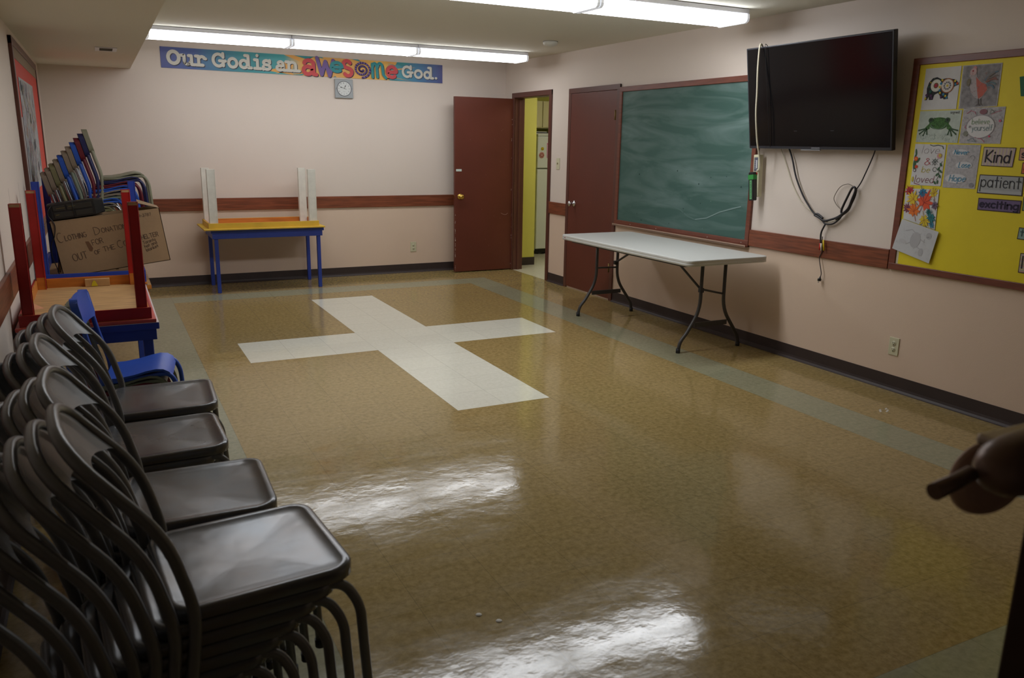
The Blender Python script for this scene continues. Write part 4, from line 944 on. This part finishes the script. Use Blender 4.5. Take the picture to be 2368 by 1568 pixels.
# ================================================================== FOLDING TABLE
ft = thing('folding_table', 'long white plastic folding table with grey legs below the chalkboard', 'table', (3.98, 5.30, 0))
TX0, TX1, TY0, TY1, TZ = 3.61 - 3.98, 4.352 - 3.98, 4.405 - 5.30, 6.195 - 5.30, .737
def rounded(x0, x1, y0, y1, r, n=6):
    out = []
    for cx, cy, a0 in ((x1 - r, y1 - r, 0), (x0 + r, y1 - r, 90), (x0 + r, y0 + r, 180), (x1 - r, y0 + r, 270)):
        for k in range(n + 1):
            t = math.radians(a0 + 90*k/n); out.append((cx + r*math.cos(t), cy + r*math.sin(t)))
    return out
def slab(mb, x0, x1, y0, y1, z0, z1, r, m, e=.006):
    rows = []
    for ins, z in ((.012, z0), (0, z0 + .004), (0, z0 + (z1-z0)*.45), (.0015, z0 + (z1-z0)*.5), (0, z0 + (z1-z0)*.55), (0, z1 - e), (e*.3, z1 - e*.3), (e, z1)):
        rows.append([V((x, y, z)) for x, y in rounded(x0 + ins, x1 - ins, y0 + ins, y1 - ins, max(.01, r - ins))])
    vv = mb.grid(rows, m, closeu=True)
    for ring, rev in ((vv[0], True), (vv[-1], False)):
        f = mb.bm.faces.new(ring[::-1] if rev else ring); f.material_index = mb.mi(m)
mb = MB(); slab(mb, TX0, TX1, TY0, TY1, TZ - .045, TZ, .055, m_white_g); mb.obj('tabletop', ft)
mb = MB(); a = Art(mb, (TX0 - .001, TY1 - .06, TZ - .035), (0, -1, 0), (0, 0, 1), (-1, 0, 0)); a.poly([(0, 0), (.03, .004), (.05, .02), (.035, .022), (.01, .018)], flat(228, 226, 224), 1); a.stroke([(.008, .008), (.022, .013), (.04, .018), (.02, .016), (.032, .006)], .003, flat(140, 30, 36), 2); mb.obj('sticker', ft)
mb = MB(); mb.box((TX0 + .05, TY0 + .12, TZ - .062), (TX0 + .085, TY1 - .12, TZ - .045), m_tleg); mb.box((TX1 - .085, TY0 + .12, TZ - .062), (TX1 - .05, TY1 - .12, TZ - .045), m_tleg); mb.obj('underframe', ft)
for yy, s in ((4.658 - 5.30, 1), (6.10 - 5.30, -1)):
    for sx, xs in ((-1, (3.945, 3.945, 3.925, 3.835, 3.778, 3.765)), (1, (4.165, 4.168, 4.19, 4.290, 4.335, 4.345))):
        pts = [V((xs[0] - 3.98, yy, TZ - .055)), V((xs[1] - 3.98, yy, .31)), V((xs[3] - 3.98, yy, .145)), V((xs[4] - 3.98, yy, .085)), V((xs[5] - 3.98, yy, .012))]
        mb = MB(); mb.tube(fillet(pts, [.13, .02, .05], 6), .0135, m_tleg, n=12); lg = mb.obj('leg', ft)
        mb = MB(); mb.tube([(pts[-1].x, yy, .034), (pts[-1].x, yy, .0)], .0165, m_rubber, n=12); mb.obj('rubber_foot', lg)
    mb = MB(); mb.box((-.075, yy - .006, .185), (.235, yy + .006, .222), m_tleg, bev=.003); mb.obj('cross_bar', ft)
    mb = MB(); mb.tube([(-.035, yy, .475 if s > 0 else .43), (.185, yy, .425)], .008, m_tleg); mb.obj('spreader', ft)
    bx_ = -.035 if s > 0 else .17; mb = MB(); mb.tube([(bx_, yy, .47), (bx_ + (.02 if s > 0 else 0), yy + s*.40, TZ - .06)], .009, m_tleg); mb.obj('brace', ft)
    mb = MB(); mb.box((bx_ - .016, yy - .016, .45), (bx_ + .016, yy + .016, .485), m_black, bev=.003); mb.obj('brace_clamp', ft)

# ================================================================== CHILDREN'S TABLES
def kids_table(label, x0, x1, y0, y1, z0, H, slab_t, apron_h, leg, inset, top_m, edge_m, apron_out, apron_in, leg_m, under_m, inverted=False, group=None, leg_tip=None, leg_root=None, lean=0.0):
    """square-legged wooden table; inverted = lying on its top with the legs up"""
    t = thing('kids_table', label, 'table', ((x0+x1)/2, (y0+y1)/2, z0), group=group)
    X0, X1, Y0, Y1 = x0 - t.location.x, x1 - t.location.x, y0 - t.location.y, y1 - t.location.y
    def Z(z): return (H - z) if inverted else z
    def B(mb, a, b, m, bev=.002):
        za, zb = Z(a[2]), Z(b[2]); mb.box((a[0], a[1], min(za, zb)), (b[0], b[1], max(za, zb)), m, bev=bev)
    mb = MB(); B(mb, (X0, Y0, H - slab_t), (X1, Y1, H - .002), edge_m, .003)
    B(mb, (X0 + .001, Y0 + .001, H - .002), (X1 - .001, Y1 - .001, H), top_m, 0)
    B(mb, (X0 + inset, Y0 + inset, H - slab_t - .001), (X1 - inset, Y1 - inset, H - slab_t), under_m, 0)
    mb.obj('tabletop', t)
    zt, zb = H - slab_t, H - slab_t - apron_h; i = inset
    for nm, a, b, io in (('a', (X0+i, Y0+i), (X1-i, Y0+i+.009), (0, .009)), ('b', (X0+i, Y1-i-.009), (X1-i, Y1-i), (0, -.009)), ('c', (X0+i, Y0+i+.009), (X0+i+.009, Y1-i-.009), (.009, 0)), ('d', (X1-i-.009, Y0+i+.009), (X1-i, Y1-i-.009), (-.009, 0))):
        mb = MB(); B(mb, (a[0], a[1], zb), (b[0], b[1], zt), apron_out, .0015)
        B(mb, (a[0] + io[0] + (.009 if io[1] else 0), a[1] + io[1] + (.009 if io[0] else 0), zb + .001), (b[0] + io[0] - (.009 if io[1] else 0), b[1] + io[1] - (.009 if io[0] else 0), zt), apron_in, .001)
        mb.obj('apron', t)
    lw, ld = leg
    o = i + .018
    for sx, cx in ((-1, X0 + o + lw/2), (1, X1 - o - lw/2)):
        for sy, cy in ((-1, Y0 + o + ld/2), (1, Y1 - o - ld/2)):
            mb = MB(); bm2 = bmesh.new(); bmesh.ops.create_cube(bm2, size=1)
            zz0, zz1 = Z(0), Z(zt)
            for v in bm2.verts:
                f = v.co.z + .5; foot = 1 - f if True else f
                v.co = V((v.co.x*lw + cx + sx*lean*foot, v.co.y*ld + cy, zz0 + (zz1 - zz0)*f))
            bmesh.ops.bevel(bm2, geom=bm2.edges[:], offset=.003, segments=1, affect='EDGES'); mb.merge(bm2, leg_m, smooth=False)
            if leg_root: B(mb, (cx - lw/2 - .0006, cy - ld/2 - .0006, zt - .07), (cx + lw/2 + .0006, cy + ld/2 + .0006, zt), leg_root, 0) if sy > 0 else None
            l = mb.obj('leg', t)
            if leg_tip:
                mb = MB(); B(mb, (cx - lw/2 - .0007 + sx*lean, cy - ld/2 - .0007, -.0008), (cx + lw/2 + .0007 + sx*lean, cy + ld/2 + .0007, .012), leg_tip, 0); mb.obj('worn_tip', l)
    return t
PG = 'low wooden tables stacked along the walls'
m_worn = mat('worn_bare_wood', srgb(176, 140, 100), rough=.6, var=.15, scale=30)
# pile 1 near the folding chairs
kids_table('blue wooden table with white top standing under the upturned red table', -.405, .197, 4.205, 5.36, 0, .637, .034, .055, (.045, .045), .014, m_lam, m_blue, m_blue, m_blue, m_blue, m_blue, group=PG)
rt = kids_table('red wooden table lying upside down with its bare plywood underside showing', -.408, .186, 4.205, 5.345, .6375, .575, .017, .055, (.042, .042), .018, m_redt, m_redt, m_red, m_orange, m_red, m_ply, inverted=True, group=PG, leg_tip=m_worn, leg_root=m_orange)
mb = MB(); mb.box((-.02, .50, .019), (.11, .535, .062), m_ply, bev=.002)
a = Art(mb, (.012, .4992, .022), (1, 0, 0), (0, 0, 1), (0, -1, 0)); a.poly([(0, 0), (.035, 0), (.03, .012), (.022, .03), (.015, .034), (.006, .02)], flat(206, 190, 30), 1)
mb.obj('corner_block', rt)
mb = MB(); mb.face([V((-.25, -.1, .0185)), V((-.20, -.1, .0185)), V((-.25, -.1, .05))], m_orange); mb.face([V((-.25, -.1, .0185)), V((-.20, -.1, .0185)), V((-.25, -.135, .0185))], m_orange); mb.face([V((-.25, -.1, .05)), V((-.20, -.1, .0185)), V((-.25, -.135, .0185))], m_orange); mb.obj('corner_brace', rt)
# pile 2 behind it carrying the box and the tall stack
kids_table('pine edged low table underneath the upturned blue table by the box', -.405, .245, 5.80, 7.05, 0, .562, .03, .055, (.045, .045), .014, m_ply, m_orange, m_orange, m_orange, m_blue, m_ply, group=PG)
bt = kids_table('blue table lying upside down holding the cardboard box and the tall chair stack', -.40, .222, 5.80, 7.0, .563, .67, .018, .080, (.038, .038), .004, m_blue, m_orange, m_blue, m_blue, m_blue, m_ply, inverted=True, group=PG)
# pile 3 at the back wall
kids_table('blue wooden table standing against the back wall', .93, 2.045, 8.40, 9.00, 0, .637, .036, .055, (.036, .036), .014, m_blue, m_blue, m_blue, m_blue, m_blue, m_blue, group=PG)
kids_table('yellow edged table lying upside down with four white legs in the air', .862, 2.045, 8.335, 8.965, .638, .582, .014, .052, (.073, .045), .05, m_yel, m_yel, m_yel, m_orange, m_wht, m_orange, inverted=True, group=PG)

# ================================================================== GREY STEEL CHAIRS
def make_steel_chair():
    """local: x forward, seat rear edge at x=0, seat height .43"""
    t = thing('steel_chair', '', 'chair', (0, 0, 0), group='grey steel stacking chairs along the left wall')
    side = lambda s: [V((-.02, s*.205, .0)), V((.035, s*.203, .33)), V((.046, s*.200, .43)), V((.004, s*.200, .60)), V((-.088, s*.183, .716))]
    def hoop():
        L = side(1); Rr = side(-1)
        lo = fillet(L, [.03, .06, .10], 6)
        top = []
        for k in range(15):
            th = PI*k/14
            y = .183*math.cos(th); e = math.sin(th)**.75
            y = math.copysign(abs(math.cos(th))**.72, math.cos(th))*.183
            top.append(V((-.088 - .066*e, y, .716 + .083*e)))
        return lo[:-1] + top + [p for p in fillet(Rr, [.03, .06, .10], 6)][::-1][1:]
    H_ = hoop()
    mb = MB(); mb.tube(H_, .0124, m_greyd, n=14); f = mb.obj('back_frame', t)
    for s in (1, -1):
        mb = MB(); mb.tube([(-.0185, s*.205, .022), (-.0205, s*.205, -.0)], .0148, m_rubber, n=12); mb.obj('rubber_foot', f)
    # backrest panel stretched inside the hoop
    mb = MB(); rows = []
    NU, NV = 22, 12
    P0 = V((-.032, .193, .652)); 
    def sidept(v):
        # walk up the hoop side from the lower corner to the top
        seq = [V((-.030, .196, .648)), V((-.058, .192, .680)), V((-.088, .183, .716)), V((-.116, .165, .752)), V((-.137, .132, .778)), V((-.149, .085, .793)), V((-.154, .03, .799))]
        x = v*(len(seq) - 1); i = min(int(x), len(seq) - 2); return seq[i].lerp(seq[i+1], x - i)
    for j in range(NV + 1):
        v = j/NV; row = []
        for i in range(NU + 1):
            u = -1 + 2*i/NU
            ve = v + (1 - v)*.30*(1 - u*u)**.8
            # keep height by ve but width by the hoop at that height
            p = sidept(ve); w = p.y
            edge = max(abs(u), ve)
            dep = -.020*(1 - u*u)*(1 - ve*ve)
            rim = .006*math.exp(-((edge - .86)/.05)**2)
            n = V((.82, 0, .57))
            row.append(V((p.x, w*u, p.z)) + n*(dep + rim))
        rows.append(row)
    mb.grid(rows, m_grey)
    bk = [[p - V((.82, 0, .57))*.0025 for p in r] for r in rows]
    mb.grid([r[::-1] for r in bk], m_grey)
    mb.grid([rows[0][::-1], bk[0][::-1]], m_grey)
    mb.obj('backrest', t)
    # pressed steel seat pan
    mb = MB(); rows = []
    def outline(ins):
        return rounded(0 + ins, .385 - ins, -.192 + ins, .192 - ins, max(.012, .058 - ins), 6)
    c = V((.19, 0))
    for ins, z in ((.003, .404), (0, .406), (0, .424), (.004, .4295), (.012, .4312), (.020, .4295), (.034, .4265)):
        rows.append([V((x, y, z + .006*max(0, (x - .25)/.13)**2 if z > .41 else z)) for x, y in outline(ins)])
    base = outline(.034)
    for k in range(1, 9):
        s = 1 - k/9
        row = []
        for x, y in base:
            xx, yy = c.x + (x - c.x)*s, y*s
            z = .4265 - .0055*max(0, 1 - ((xx - .19)/.158)**2)*max(0, 1 - (yy/.158)**2) + .006*max(0, (xx - .25)/.13)**2
            row.append(V((xx, yy, z)))
        rows.append(row)
    vv = mb.grid(rows, m_seat, closeu=True); f = mb.bm.faces.new(vv[-1]); f.material_index = 0; f.smooth = True
    low = [[V((x, y, .404)) for x, y in outline(.003)], [V((x, y, .4045)) for x, y in outline(.012)], [V((x, y, .418)) for x, y in outline(.014)], [V((x, y, .4165)) for x, y in outline(.10)]]
    vv = mb.grid([r[::-1] for r in low], m_grey, closeu=True); f = mb.bm.faces.new(vv[-1][::-1]); f.material_index = mb.mi(m_grey)
    mb.obj('seat', t)
    for s in (1, -1):
        pts = [V((.20, s*.165, .396)), V((.356, s*.172, .394)), V((.390, s*.181, .33)), V((.408, s*.189, 0))]
        mb = MB(); mb.tube(fillet(pts, [.055, .03], 7), .0115, m_greyd, n=14); l = mb.obj('leg', t)
        mb = MB(); mb.tube([(.4068, s*.1885, .022), (.408, s*.189, 0)], .0148, m_rubber, n=12); mb.obj('rubber_foot', l)
    mb = MB(); mb.tube([(.395, -.183, .10), (.395, .183, .10)], .006, m_greyd, n=8)
    mb.bm.clear(); mb.tube([(-.003, -.203, .12), (-.003, .203, .12)], .006, m_greyd, n=8); mb.obj('stretcher', t)
    return t
proto = make_steel_chair()
SDX, SDZ = .0385, .0295
stacks = [  # centre of top seat x, y, chairs, yaw, which
    (.219, 1.745, 7, .081, 'the nearest stack, the largest in the photo'),
    (.168, 2.275, 5, -.031, 'the second stack from the camera'),
    (.113, 2.862, 4, .015, 'the third stack from the camera'),
    (.145, 3.335, 4, -.040, 'the farthest grey stack, beside the blue chair')]
ORD = ['topmost', 'second from top', 'third from top', 'fourth from top', 'fifth from top', 'sixth from top', 'bottom']
first = True
for X, Y, n, yaw, which in stacks:
    cxs = .19
    for k in range(n):       # k = 0 is the top chair
        lift = (n - 1 - k)*SDZ
        jx = 0 if k == 0 else random.uniform(-.002, .002)
        ox = -cxs - k*SDX + jx
        loc = (X + math.cos(yaw)*ox, Y + math.sin(yaw)*ox, lift)
        lb_ = 'grey steel chair, ' + (ORD[k] if k < n - 1 else 'bottom one') + ' of ' + which
        if first: proto.location = loc; proto.rotation_euler = (0, 0, yaw); proto['label'] = lb_; first = False
        else: dup(proto, loc, yaw, lb_)

# ================================================================== CHILDREN'S CHAIRS
def kmat(nm, c): return mat('kids_' + nm, srgb(*c), rough=.38, var=.06, scale=9)
KC = {'sage': kmat('sage', (142, 142, 120)), 'navy': kmat('navy', (38, 42, 88)), 'maroon': kmat('maroon', (104, 30, 42)), 'blue': kmat('blue', (40, 84, 178)),
      'taupe': kmat('taupe', (138, 124, 106)), 'olive': kmat('olive', (122, 118, 84)), 'teal': kmat('teal', (40, 96, 124)), 'green': kmat('greygreen', (118, 128, 112)),
      'bright': kmat('bright', (48, 88, 190)), 'pink': kmat('pinkish', (156, 124, 112))}
def make_kid_chair(top, pad0, pad1, pd=.15, tube_r=.0105):
    t = thing('school_chair', '', 'chair', (0, 0, 0))
    gm = KC['blue']
    for s in (1, -1):
        y = s*.137
        TR = tube_r; pts = [V((-.078, y, top - .012)), V((-.042, y, .50)), V((-.004, y, .36)), V((-.010, y, .26)), V((-.055, y*1.08, 0))]
        mb = MB(); mb.tube(fillet(pts, [.05, .05, .05], 5), TR, gm, n=10); mb.obj('back_frame', t)
        mb = MB(); mb.tube(fillet([V((-.004, s*.136, .338)), V((.12, s*.134, .346)), V((.262, s*.134, .364)), V((.290, s*.137, .31)), V((.308, s*.146, 0))], [.04, .04, .03], 5), .0105, gm, n=10); mb.obj('leg', t)
    mb = MB(); P = [(0, .350), (.02, .352), (.06, .353), (.12, .363), (.17, .376), (.21, .383), (.24, .380), (.262, .366), (.274, .344)]
    up = []; dn = []
    NUu = 12
    for i, (x, z) in enumerate(P):
        w = .148 if 0 < i < len(P) - 1 else .132
        if i in (1, len(P) - 2): w = .145
        up.append([V((x, w*(-1 + 2*j/NUu), z + .004 - .004*(1 - abs(-1 + 2*j/NUu)**2))) for j in range(NUu + 1)])
        dn.append([V((x - .003, w*(-1 + 2*j/NUu), z - .006)) for j in range(NUu + 1)])
    mb.grid(up, gm); mb.grid([r[::-1] for r in dn], gm)
    mb.grid([[r[0] for r in up], [r[0] for r in dn]], gm); mb.grid([[r[-1] for r in dn], [r[-1] for r in up]], gm); mb.grid([dn[0], up[0]], gm); mb.grid([up[-1], dn[-1]], gm)
    mb.obj('seat', t)
    mb = MB(); fr_ = []; bk_ = []
    for j in range(9):
        v = j/8; z = pad0 + (pad1 - pad0)*v; xc = -.040 - (z - .50)*(.038/(top - .012 - .50))
        w = pd*(1 - .16*max(0, abs(v - .5)*2 - .72)/.28)
        fr_.append([V((xc + .012 + .010*(u*u - 1)*0 - .014*(1 - u*u), w*u, z)) for u in [-1 + 2*i/12 for i in range(13)]])
        bk_.append([V((xc - .001 - .014*(1 - u*u) - (.018 if abs(u) > .7 else .006), w*u, z)) for u in [-1 + 2*i/12 for i in range(13)]])
    mb.grid(fr_, gm); mb.grid([r[::-1] for r in bk_], gm)
    mb.grid([[r[0] for r in fr_], [r[0] for r in bk_]], gm); mb.grid([[r[-1] for r in bk_], [r[-1] for r in fr_]], gm); mb.grid([bk_[0], fr_[0]], gm); mb.grid([fr_[-1], bk_[-1]], gm)
    mb.obj('backrest', t)
    return t
def recolour(root, frame_m, seat_m, cache={}):
    d = {}
    for ch in kids(root):
        nm = ch.name.split('.')[0]
        m = seat_m if nm in ('seat', 'backrest') else frame_m
        key = (ch.data.name, m.name)
        if key not in cache:
            me = ch.data.copy(); me.materials.clear(); me.materials.append(m); cache[key] = me
        d[ch] = cache[key]
    return d
def kid_stack(P, base_top, n_list, group, which, yaw, dx, dz):
    x, y, z = base_top; protos = P; n = len(n_list)
    for k, (fm, sm_, txt) in enumerate(n_list):
        lab = txt + ', ' + (['topmost', 'second from top', 'third from top', 'fourth from top', 'fifth from top', 'sixth from top', 'seventh from top', 'eighth from top', 'ninth from top', 'tenth from top', 'bottom'][k] if k < n - 1 else 'bottom one') + ' of ' + which
        loc = (x - k*dx, y, z - k*dz)
        fm_, s_ = (m_chromed if fm == 'chrome' else KC[fm]), KC[sm_]
        swap = recolour(P, fm_, s_)
        r = P if k == 0 else None
        if r is None:
            r = P.copy(); COL.objects.link(r)
            for ch in kids(P):
                c = ch.copy(); COL.objects.link(c); c.parent = r; c.data = swap[ch]
        r.location = loc; r.rotation_euler = (0, 0, yaw); r['label'] = lab; r['group'] = group
        if k == 0: first_swap = swap
    for ch, me in first_swap.items(): ch.data = me
kc1 = make_kid_chair(.705, .585, .705)
kid_stack(kc1, (-.045, 3.885, .145), [('bright', 'bright', 'bright blue school chair'), ('green', 'green', 'grey green school chair'), ('maroon', 'maroon', 'dark red school chair'), ('blue', 'blue', 'blue school chair'), ('taupe', 'taupe', 'taupe school chair'), ('navy', 'navy', 'navy school chair')],
          'school chairs in the low stack behind the grey steel chairs', 'the low stack behind grey chairs', -.13, .027, .029)
kc2 = make_kid_chair(.672, .518, .674, .155, .0122)
kid_stack(kc2, (.023, 6.50, .887), [('sage', 'sage', 'sage school chair'), ('navy', 'navy', 'navy school chair'), ('maroon', 'maroon', 'maroon school chair'), ('blue', 'blue', 'blue school chair'), ('chrome', 'taupe', 'taupe school chair with chrome tubes'), ('green', 'taupe', 'taupe school chair with grey green tubes'), ('blue', 'blue', 'blue school chair'), ('chrome', 'taupe', 'taupe school chair with chrome tubes'), ('olive', 'olive', 'olive school chair'), ('chrome', 'taupe', 'taupe school chair with chrome tubes'), ('chrome', 'taupe', 'taupe school chair with chrome tubes')],
          'school chairs in the tall stack in the back corner', 'the tall corner stack', .0, .0275, .0292)

# ================================================================== BOX AND RADIO
bx = thing('cardboard_box', 'tilted cardboard box with handwriting Clothing Donations for Out of the Cold Shelter', 'box', (.0375, 5.93, .838))
RB = Matrix.Rotation(math.radians(-7.2), 4, 'Y')
bw, bh, bd = .327, .178, .26
mb = MB(); th = .004
for a_, b_ in (((-bw, 0, -bh), (bw, th, bh)), ((-bw, bd - th, -bh), (bw, bd, bh)), ((-bw, 0, -bh), (-bw + th, bd, bh)), ((bw - th, 0, -bh), (bw, bd, bh)), ((-bw, 0, -bh), (bw, bd, -bh + th))): mb.box(a_, b_, m_card, RB)
mb.obj('box_body', bx)
mb = MB(); mb.box((-bw, .0, bh - .001), (-bw + .31, bd, bh + .003), m_card, RB); mb.obj('flap', bx)
mb = MB(); p = [RB @ V(q) for q in ((bw, .0, bh), (bw, bd*.9, bh), (bw - .15, bd*.9, bh + .075), (bw - .15, .02, bh + .060))]; mb.face(p, m_card); mb.face([q + V((0, 0, -.003)) for q in p[::-1]], m_card); mb.obj('flap', bx)
mb = MB(); a = Art(mb, RB @ V((0, -.0006, 0)), (RB @ V((1, 0, 0))), (RB @ V((0, 0, 1))), V((0, -1, 0)))
wi = .0032
def wr(t, x, y, h, **k): write(a, t, x, y, h, k.pop('w', wi), m_ink, 1, **k)
wr('C', -.305, .045, .062, width=.03, rot=.05); wr('LOTHING', -.262, .052, .032, width=.125, rot=.06); wr('D', -.088, .062, .050, width=.035, rot=.05); wr('ONATIONS', -.045, .070, .030, width=.17, rot=.05)
wr('FOR', -.115, -.002, .034, width=.065, rot=.12); wr('OUT', -.245, -.085, .045, width=.085, rot=.1); wr('OF', -.115, -.063, .026, width=.035, rot=.1); wr('THE', -.060, -.052, .030, width=.070, rot=.1)
wr('C', .030, -.045, .048, width=.03, rot=.1); wr('OLD', .068, -.038, .034, width=.065, rot=.1); wr('S', .150, -.018, .046, width=.026, rot=.1); wr('HELTER', .182, -.012, .028, width=.105, rot=.08)
wr('Toronto', .185, -.045, .020, width=.08, rot=.18, w=.0024); wr('hat and', .190, -.070, .020, width=.08, rot=.22, w=.0024); wr('blanket', .195, -.096, .020, width=.08, rot=.25, w=.0024)
wr('19-3787', .185, .135, .018, width=.085, rot=.02, w=.0022)
mb.obj('handwriting', bx)
mb = MB(); a = Art(mb, RB @ V((0, -.0004, 0)), (RB @ V((1, 0, 0))), (RB @ V((0, 0, 1))), V((0, -1, 0))); a.poly([(-.155, .03), (-.135, .028), (-.118, -.02), (-.128, -.04), (-.142, -.035)], flat(112, 78, 50), 1); mb.obj('tape_scar', bx)

rd = thing('radio', 'black portable radio lying on the cardboard box', 'radio', (-.305, 5.95, .984))
RR = Matrix.Rotation(math.radians(-7.2), 4, 'Y')
m_radio = mat('dark_radio_plastic', srgb(30, 30, 30), rough=.38); m_radio2 = mat('radio_front', srgb(44, 42, 36), rough=.45)
mb = MB(); bm2 = bmesh.new()
prof = [(0, .006), (.004, .095), (.02, .103), (.13, .103), (.142, .09), (.145, .01), (.135, 0), (.01, 0)]
rows = [[V((x, y + (.012 if x in (0, .325) else 0)*(1 if y < .07 else -1)*.6, z)) for y, z in prof] for x in (0, .018, .27, .325)]
rows[3] = [V((.325, .02 + y*.72, .012 + z*.8)) for y, z in prof]; rows[0] = [V((0, .004 + y*.95, .003 + z*.94)) for y, z in prof]
mbb = [[RR @ p for p in r] for r in rows]; vv = mb.grid(mbb, m_radio, closeu=True, smooth=False)
mb.bm.faces.new(vv[0]); mb.bm.faces.new(vv[-1][::-1]); mb.obj('body', rd)
mb = MB()
for x0_, x1_, z0_, z1_ in ((.03, .145, .012, .045), (.155, .255, .012, .045), (.03, .10, .055, .088), (.11, .255, .055, .088)): mb.box((x0_, -.002, z0_), (x1_, .004, z1_), m_radio2, RR, bev=.002)
mb.obj('front_panel', rd)
gold = mat('radio_gilt_print', srgb(128, 110, 50), rough=.4)
mb = MB(); mb.box((.17, .03, .1035), (.26, .034, .105), gold, RR); mb.box((.05, -.003, .070), (.10, -.002, .072), gold, RR); mb.box((.12, -.003, .075), (.16, -.002, .077), gold, RR); mb.box((.04, -.003, .030), (.06, -.002, .033), gold, RR); mb.obj('printed_marks', rd)
mb = MB(); mb.tube([RR @ V(p) for p in ((.150, .11, .106), (.148, .05, .108), (.147, -.004, .104), (.146, -.006, .06), (.148, -.006, .012), (.14, -.004, .003))], .0025, m_black, n=6); mb.obj('strap', rd)
cb_ = [(.10, .10, .110), (.045, .06, .112), (.01, .0, .09), (-.009, -.02, .05), (.0, -.022, .02), (.018, -.024, -.007), (.024, -.026, -.04), (.014, -.026, -.098), (-.009, -.024, -.15), (-.009, -.022, -.23), (.009, -.02, -.30), (.016, -.012, -.345)]
cable('cord', cb_, .0028, m_black, '', parent=rd)

# ================================================================== SMALL FLOOR MARKS
mb = MB()
for k in range(5):
    x, y = 4.0 + k*.018, 3.05 + math.sin(k*2.0)*.02
    mb.face([V((x, y, .0006)), V((x + .022, y + .006, .0012)), V((x + .026, y + .018, .004)), V((x + .004, y + .012, .001))], mat('clear_wrapper', srgb(206, 204, 196), rough=.2))
tag(mb.obj('plastic_scrap'), 'tiny clear plastic scrap on the floor near the right wall', 'litter')
for (x, y, lbx) in ((.985, 2.15, 'larger white crumb on the floor near the camera'), (1.03, 2.09, 'smaller white crumb on the floor near the camera')):
    mb = MB(); mb.lathe([(0, .004), (.007, .0035), (.011, .001), (.011, 0)], flat(225, 225, 220), Matrix.Translation((x, y, 0)), n=8); tag(mb.obj('paper_crumb'), lbx, 'litter')

# lock hardware on the entrance door leaf (children of door_3, given in its own space)
d3.rotation_euler = (0, 0, 0)
def loc3(p): return V(p) - V((.934, .50, 0))
mb = MB()
q = V((-1, -.10, .06)).normalized().to_track_quat('Z', 'Y').to_matrix().to_4x4(); q.translation = loc3((.965, .495, 1.174))
mb.lathe([(0, -.02), (.037, -.02), (.037, .04), (.035, .09), (.031, .125), (.024, .143), (.014, .152), (0, .154)], m_bronze, q, n=32); mb.obj('lock_body', d3)
mb = MB(); mb.box(loc3((.86, .47, 1.190)), loc3((1.06, .53, 1.203)), m_satin, bev=.004); mb.obj('top_plate', d3)
mb = MB(); mb.tube([loc3((.815, .500, 1.174)), loc3((.788, .500, 1.168)), loc3((.756, .500, 1.163))], .0085, m_bronze, n=14, radii=[.0085, .009, .0095]); mb.obj('thumb_turn', d3)
mb = MB(); q = V((-.35, -.92, -.05)).normalized().to_track_quat('Z', 'Y').to_matrix().to_4x4(); q.translation = loc3((.888, .528, 1.146))
mb.lathe([(0, 0), (.046, 0), (.048, .003), (.045, .008), (.03, .011), (0, .012)], mat('satin_plate_wall_tint', srgb(188, 156, 140), rough=.4, metal=.3), q, n=36); mb.obj('rose_plate', d3)  # pink of the wall's reflection is painted into the satin metal's colour

# ================================================================== CORRIDOR BEHIND THE CAMERA
strip('trim_8', (1.56, YN - .13, 0), (1.62, YN + .012, 2.08), m_frame, 'brown frame of the entrance doorway')
mb = MB(); mb.box((XL, -1.7, 0), (XR, -1.6, ZC), m_wall); struct(mb.obj('wall_corridor'), 'corridor wall behind the camera')
mb = MB(); mb.box((XR, -1.6, 0), (XR + .1, YN - .1, ZC), m_wall); struct(mb.obj('wall_corridor'), 'corridor end wall')

# ================================================================== WORLD, CAMERA, VIEW
w = bpy.data.worlds.new('World'); S.world = w; w.use_nodes = True
bg = w.node_tree.nodes['Background']; bg.inputs[0].default_value = (.6, .62, .65, 1); bg.inputs[1].default_value = 0.02

cam = bpy.data.cameras.new('camera'); co = bpy.data.objects.new('camera', cam); COL.objects.link(co)
yaw, pitch, roll, fpx = 0.4698107, -0.2387092, 0.0158961, 1860.245
sy_, cy_, sp_, cp_ = math.sin(yaw), math.cos(yaw), math.sin(pitch), math.cos(pitch)
f_ = V((sy_*cp_, cy_*cp_, sp_)); r_ = V((cy_, -sy_, 0)); u_ = r_.cross(f_)
cr_, sr_ = math.cos(roll), math.sin(roll)
r2, u2 = r_*cr_ + u_*sr_, -r_*sr_ + u_*cr_
Mx = Matrix((r2, u2, -f_)).transposed().to_4x4(); Mx.translation = V((0, 0, 1.5136))
co.matrix_world = Mx
cam.sensor_width = 23.6; cam.sensor_fit = 'HORIZONTAL'; cam.lens = fpx/2368*23.6
cam.clip_start = .05
cam.dof.use_dof = True; cam.dof.focus_distance = 6.0; cam.dof.aperture_fstop = 3.8
S.camera = co
S.view_settings.view_transform = 'Standard'; S.view_settings.look = 'None'; S.view_settings.gamma = 1; S.view_settings.use_curve_mapping = False
S.view_settings.exposure = -0.02
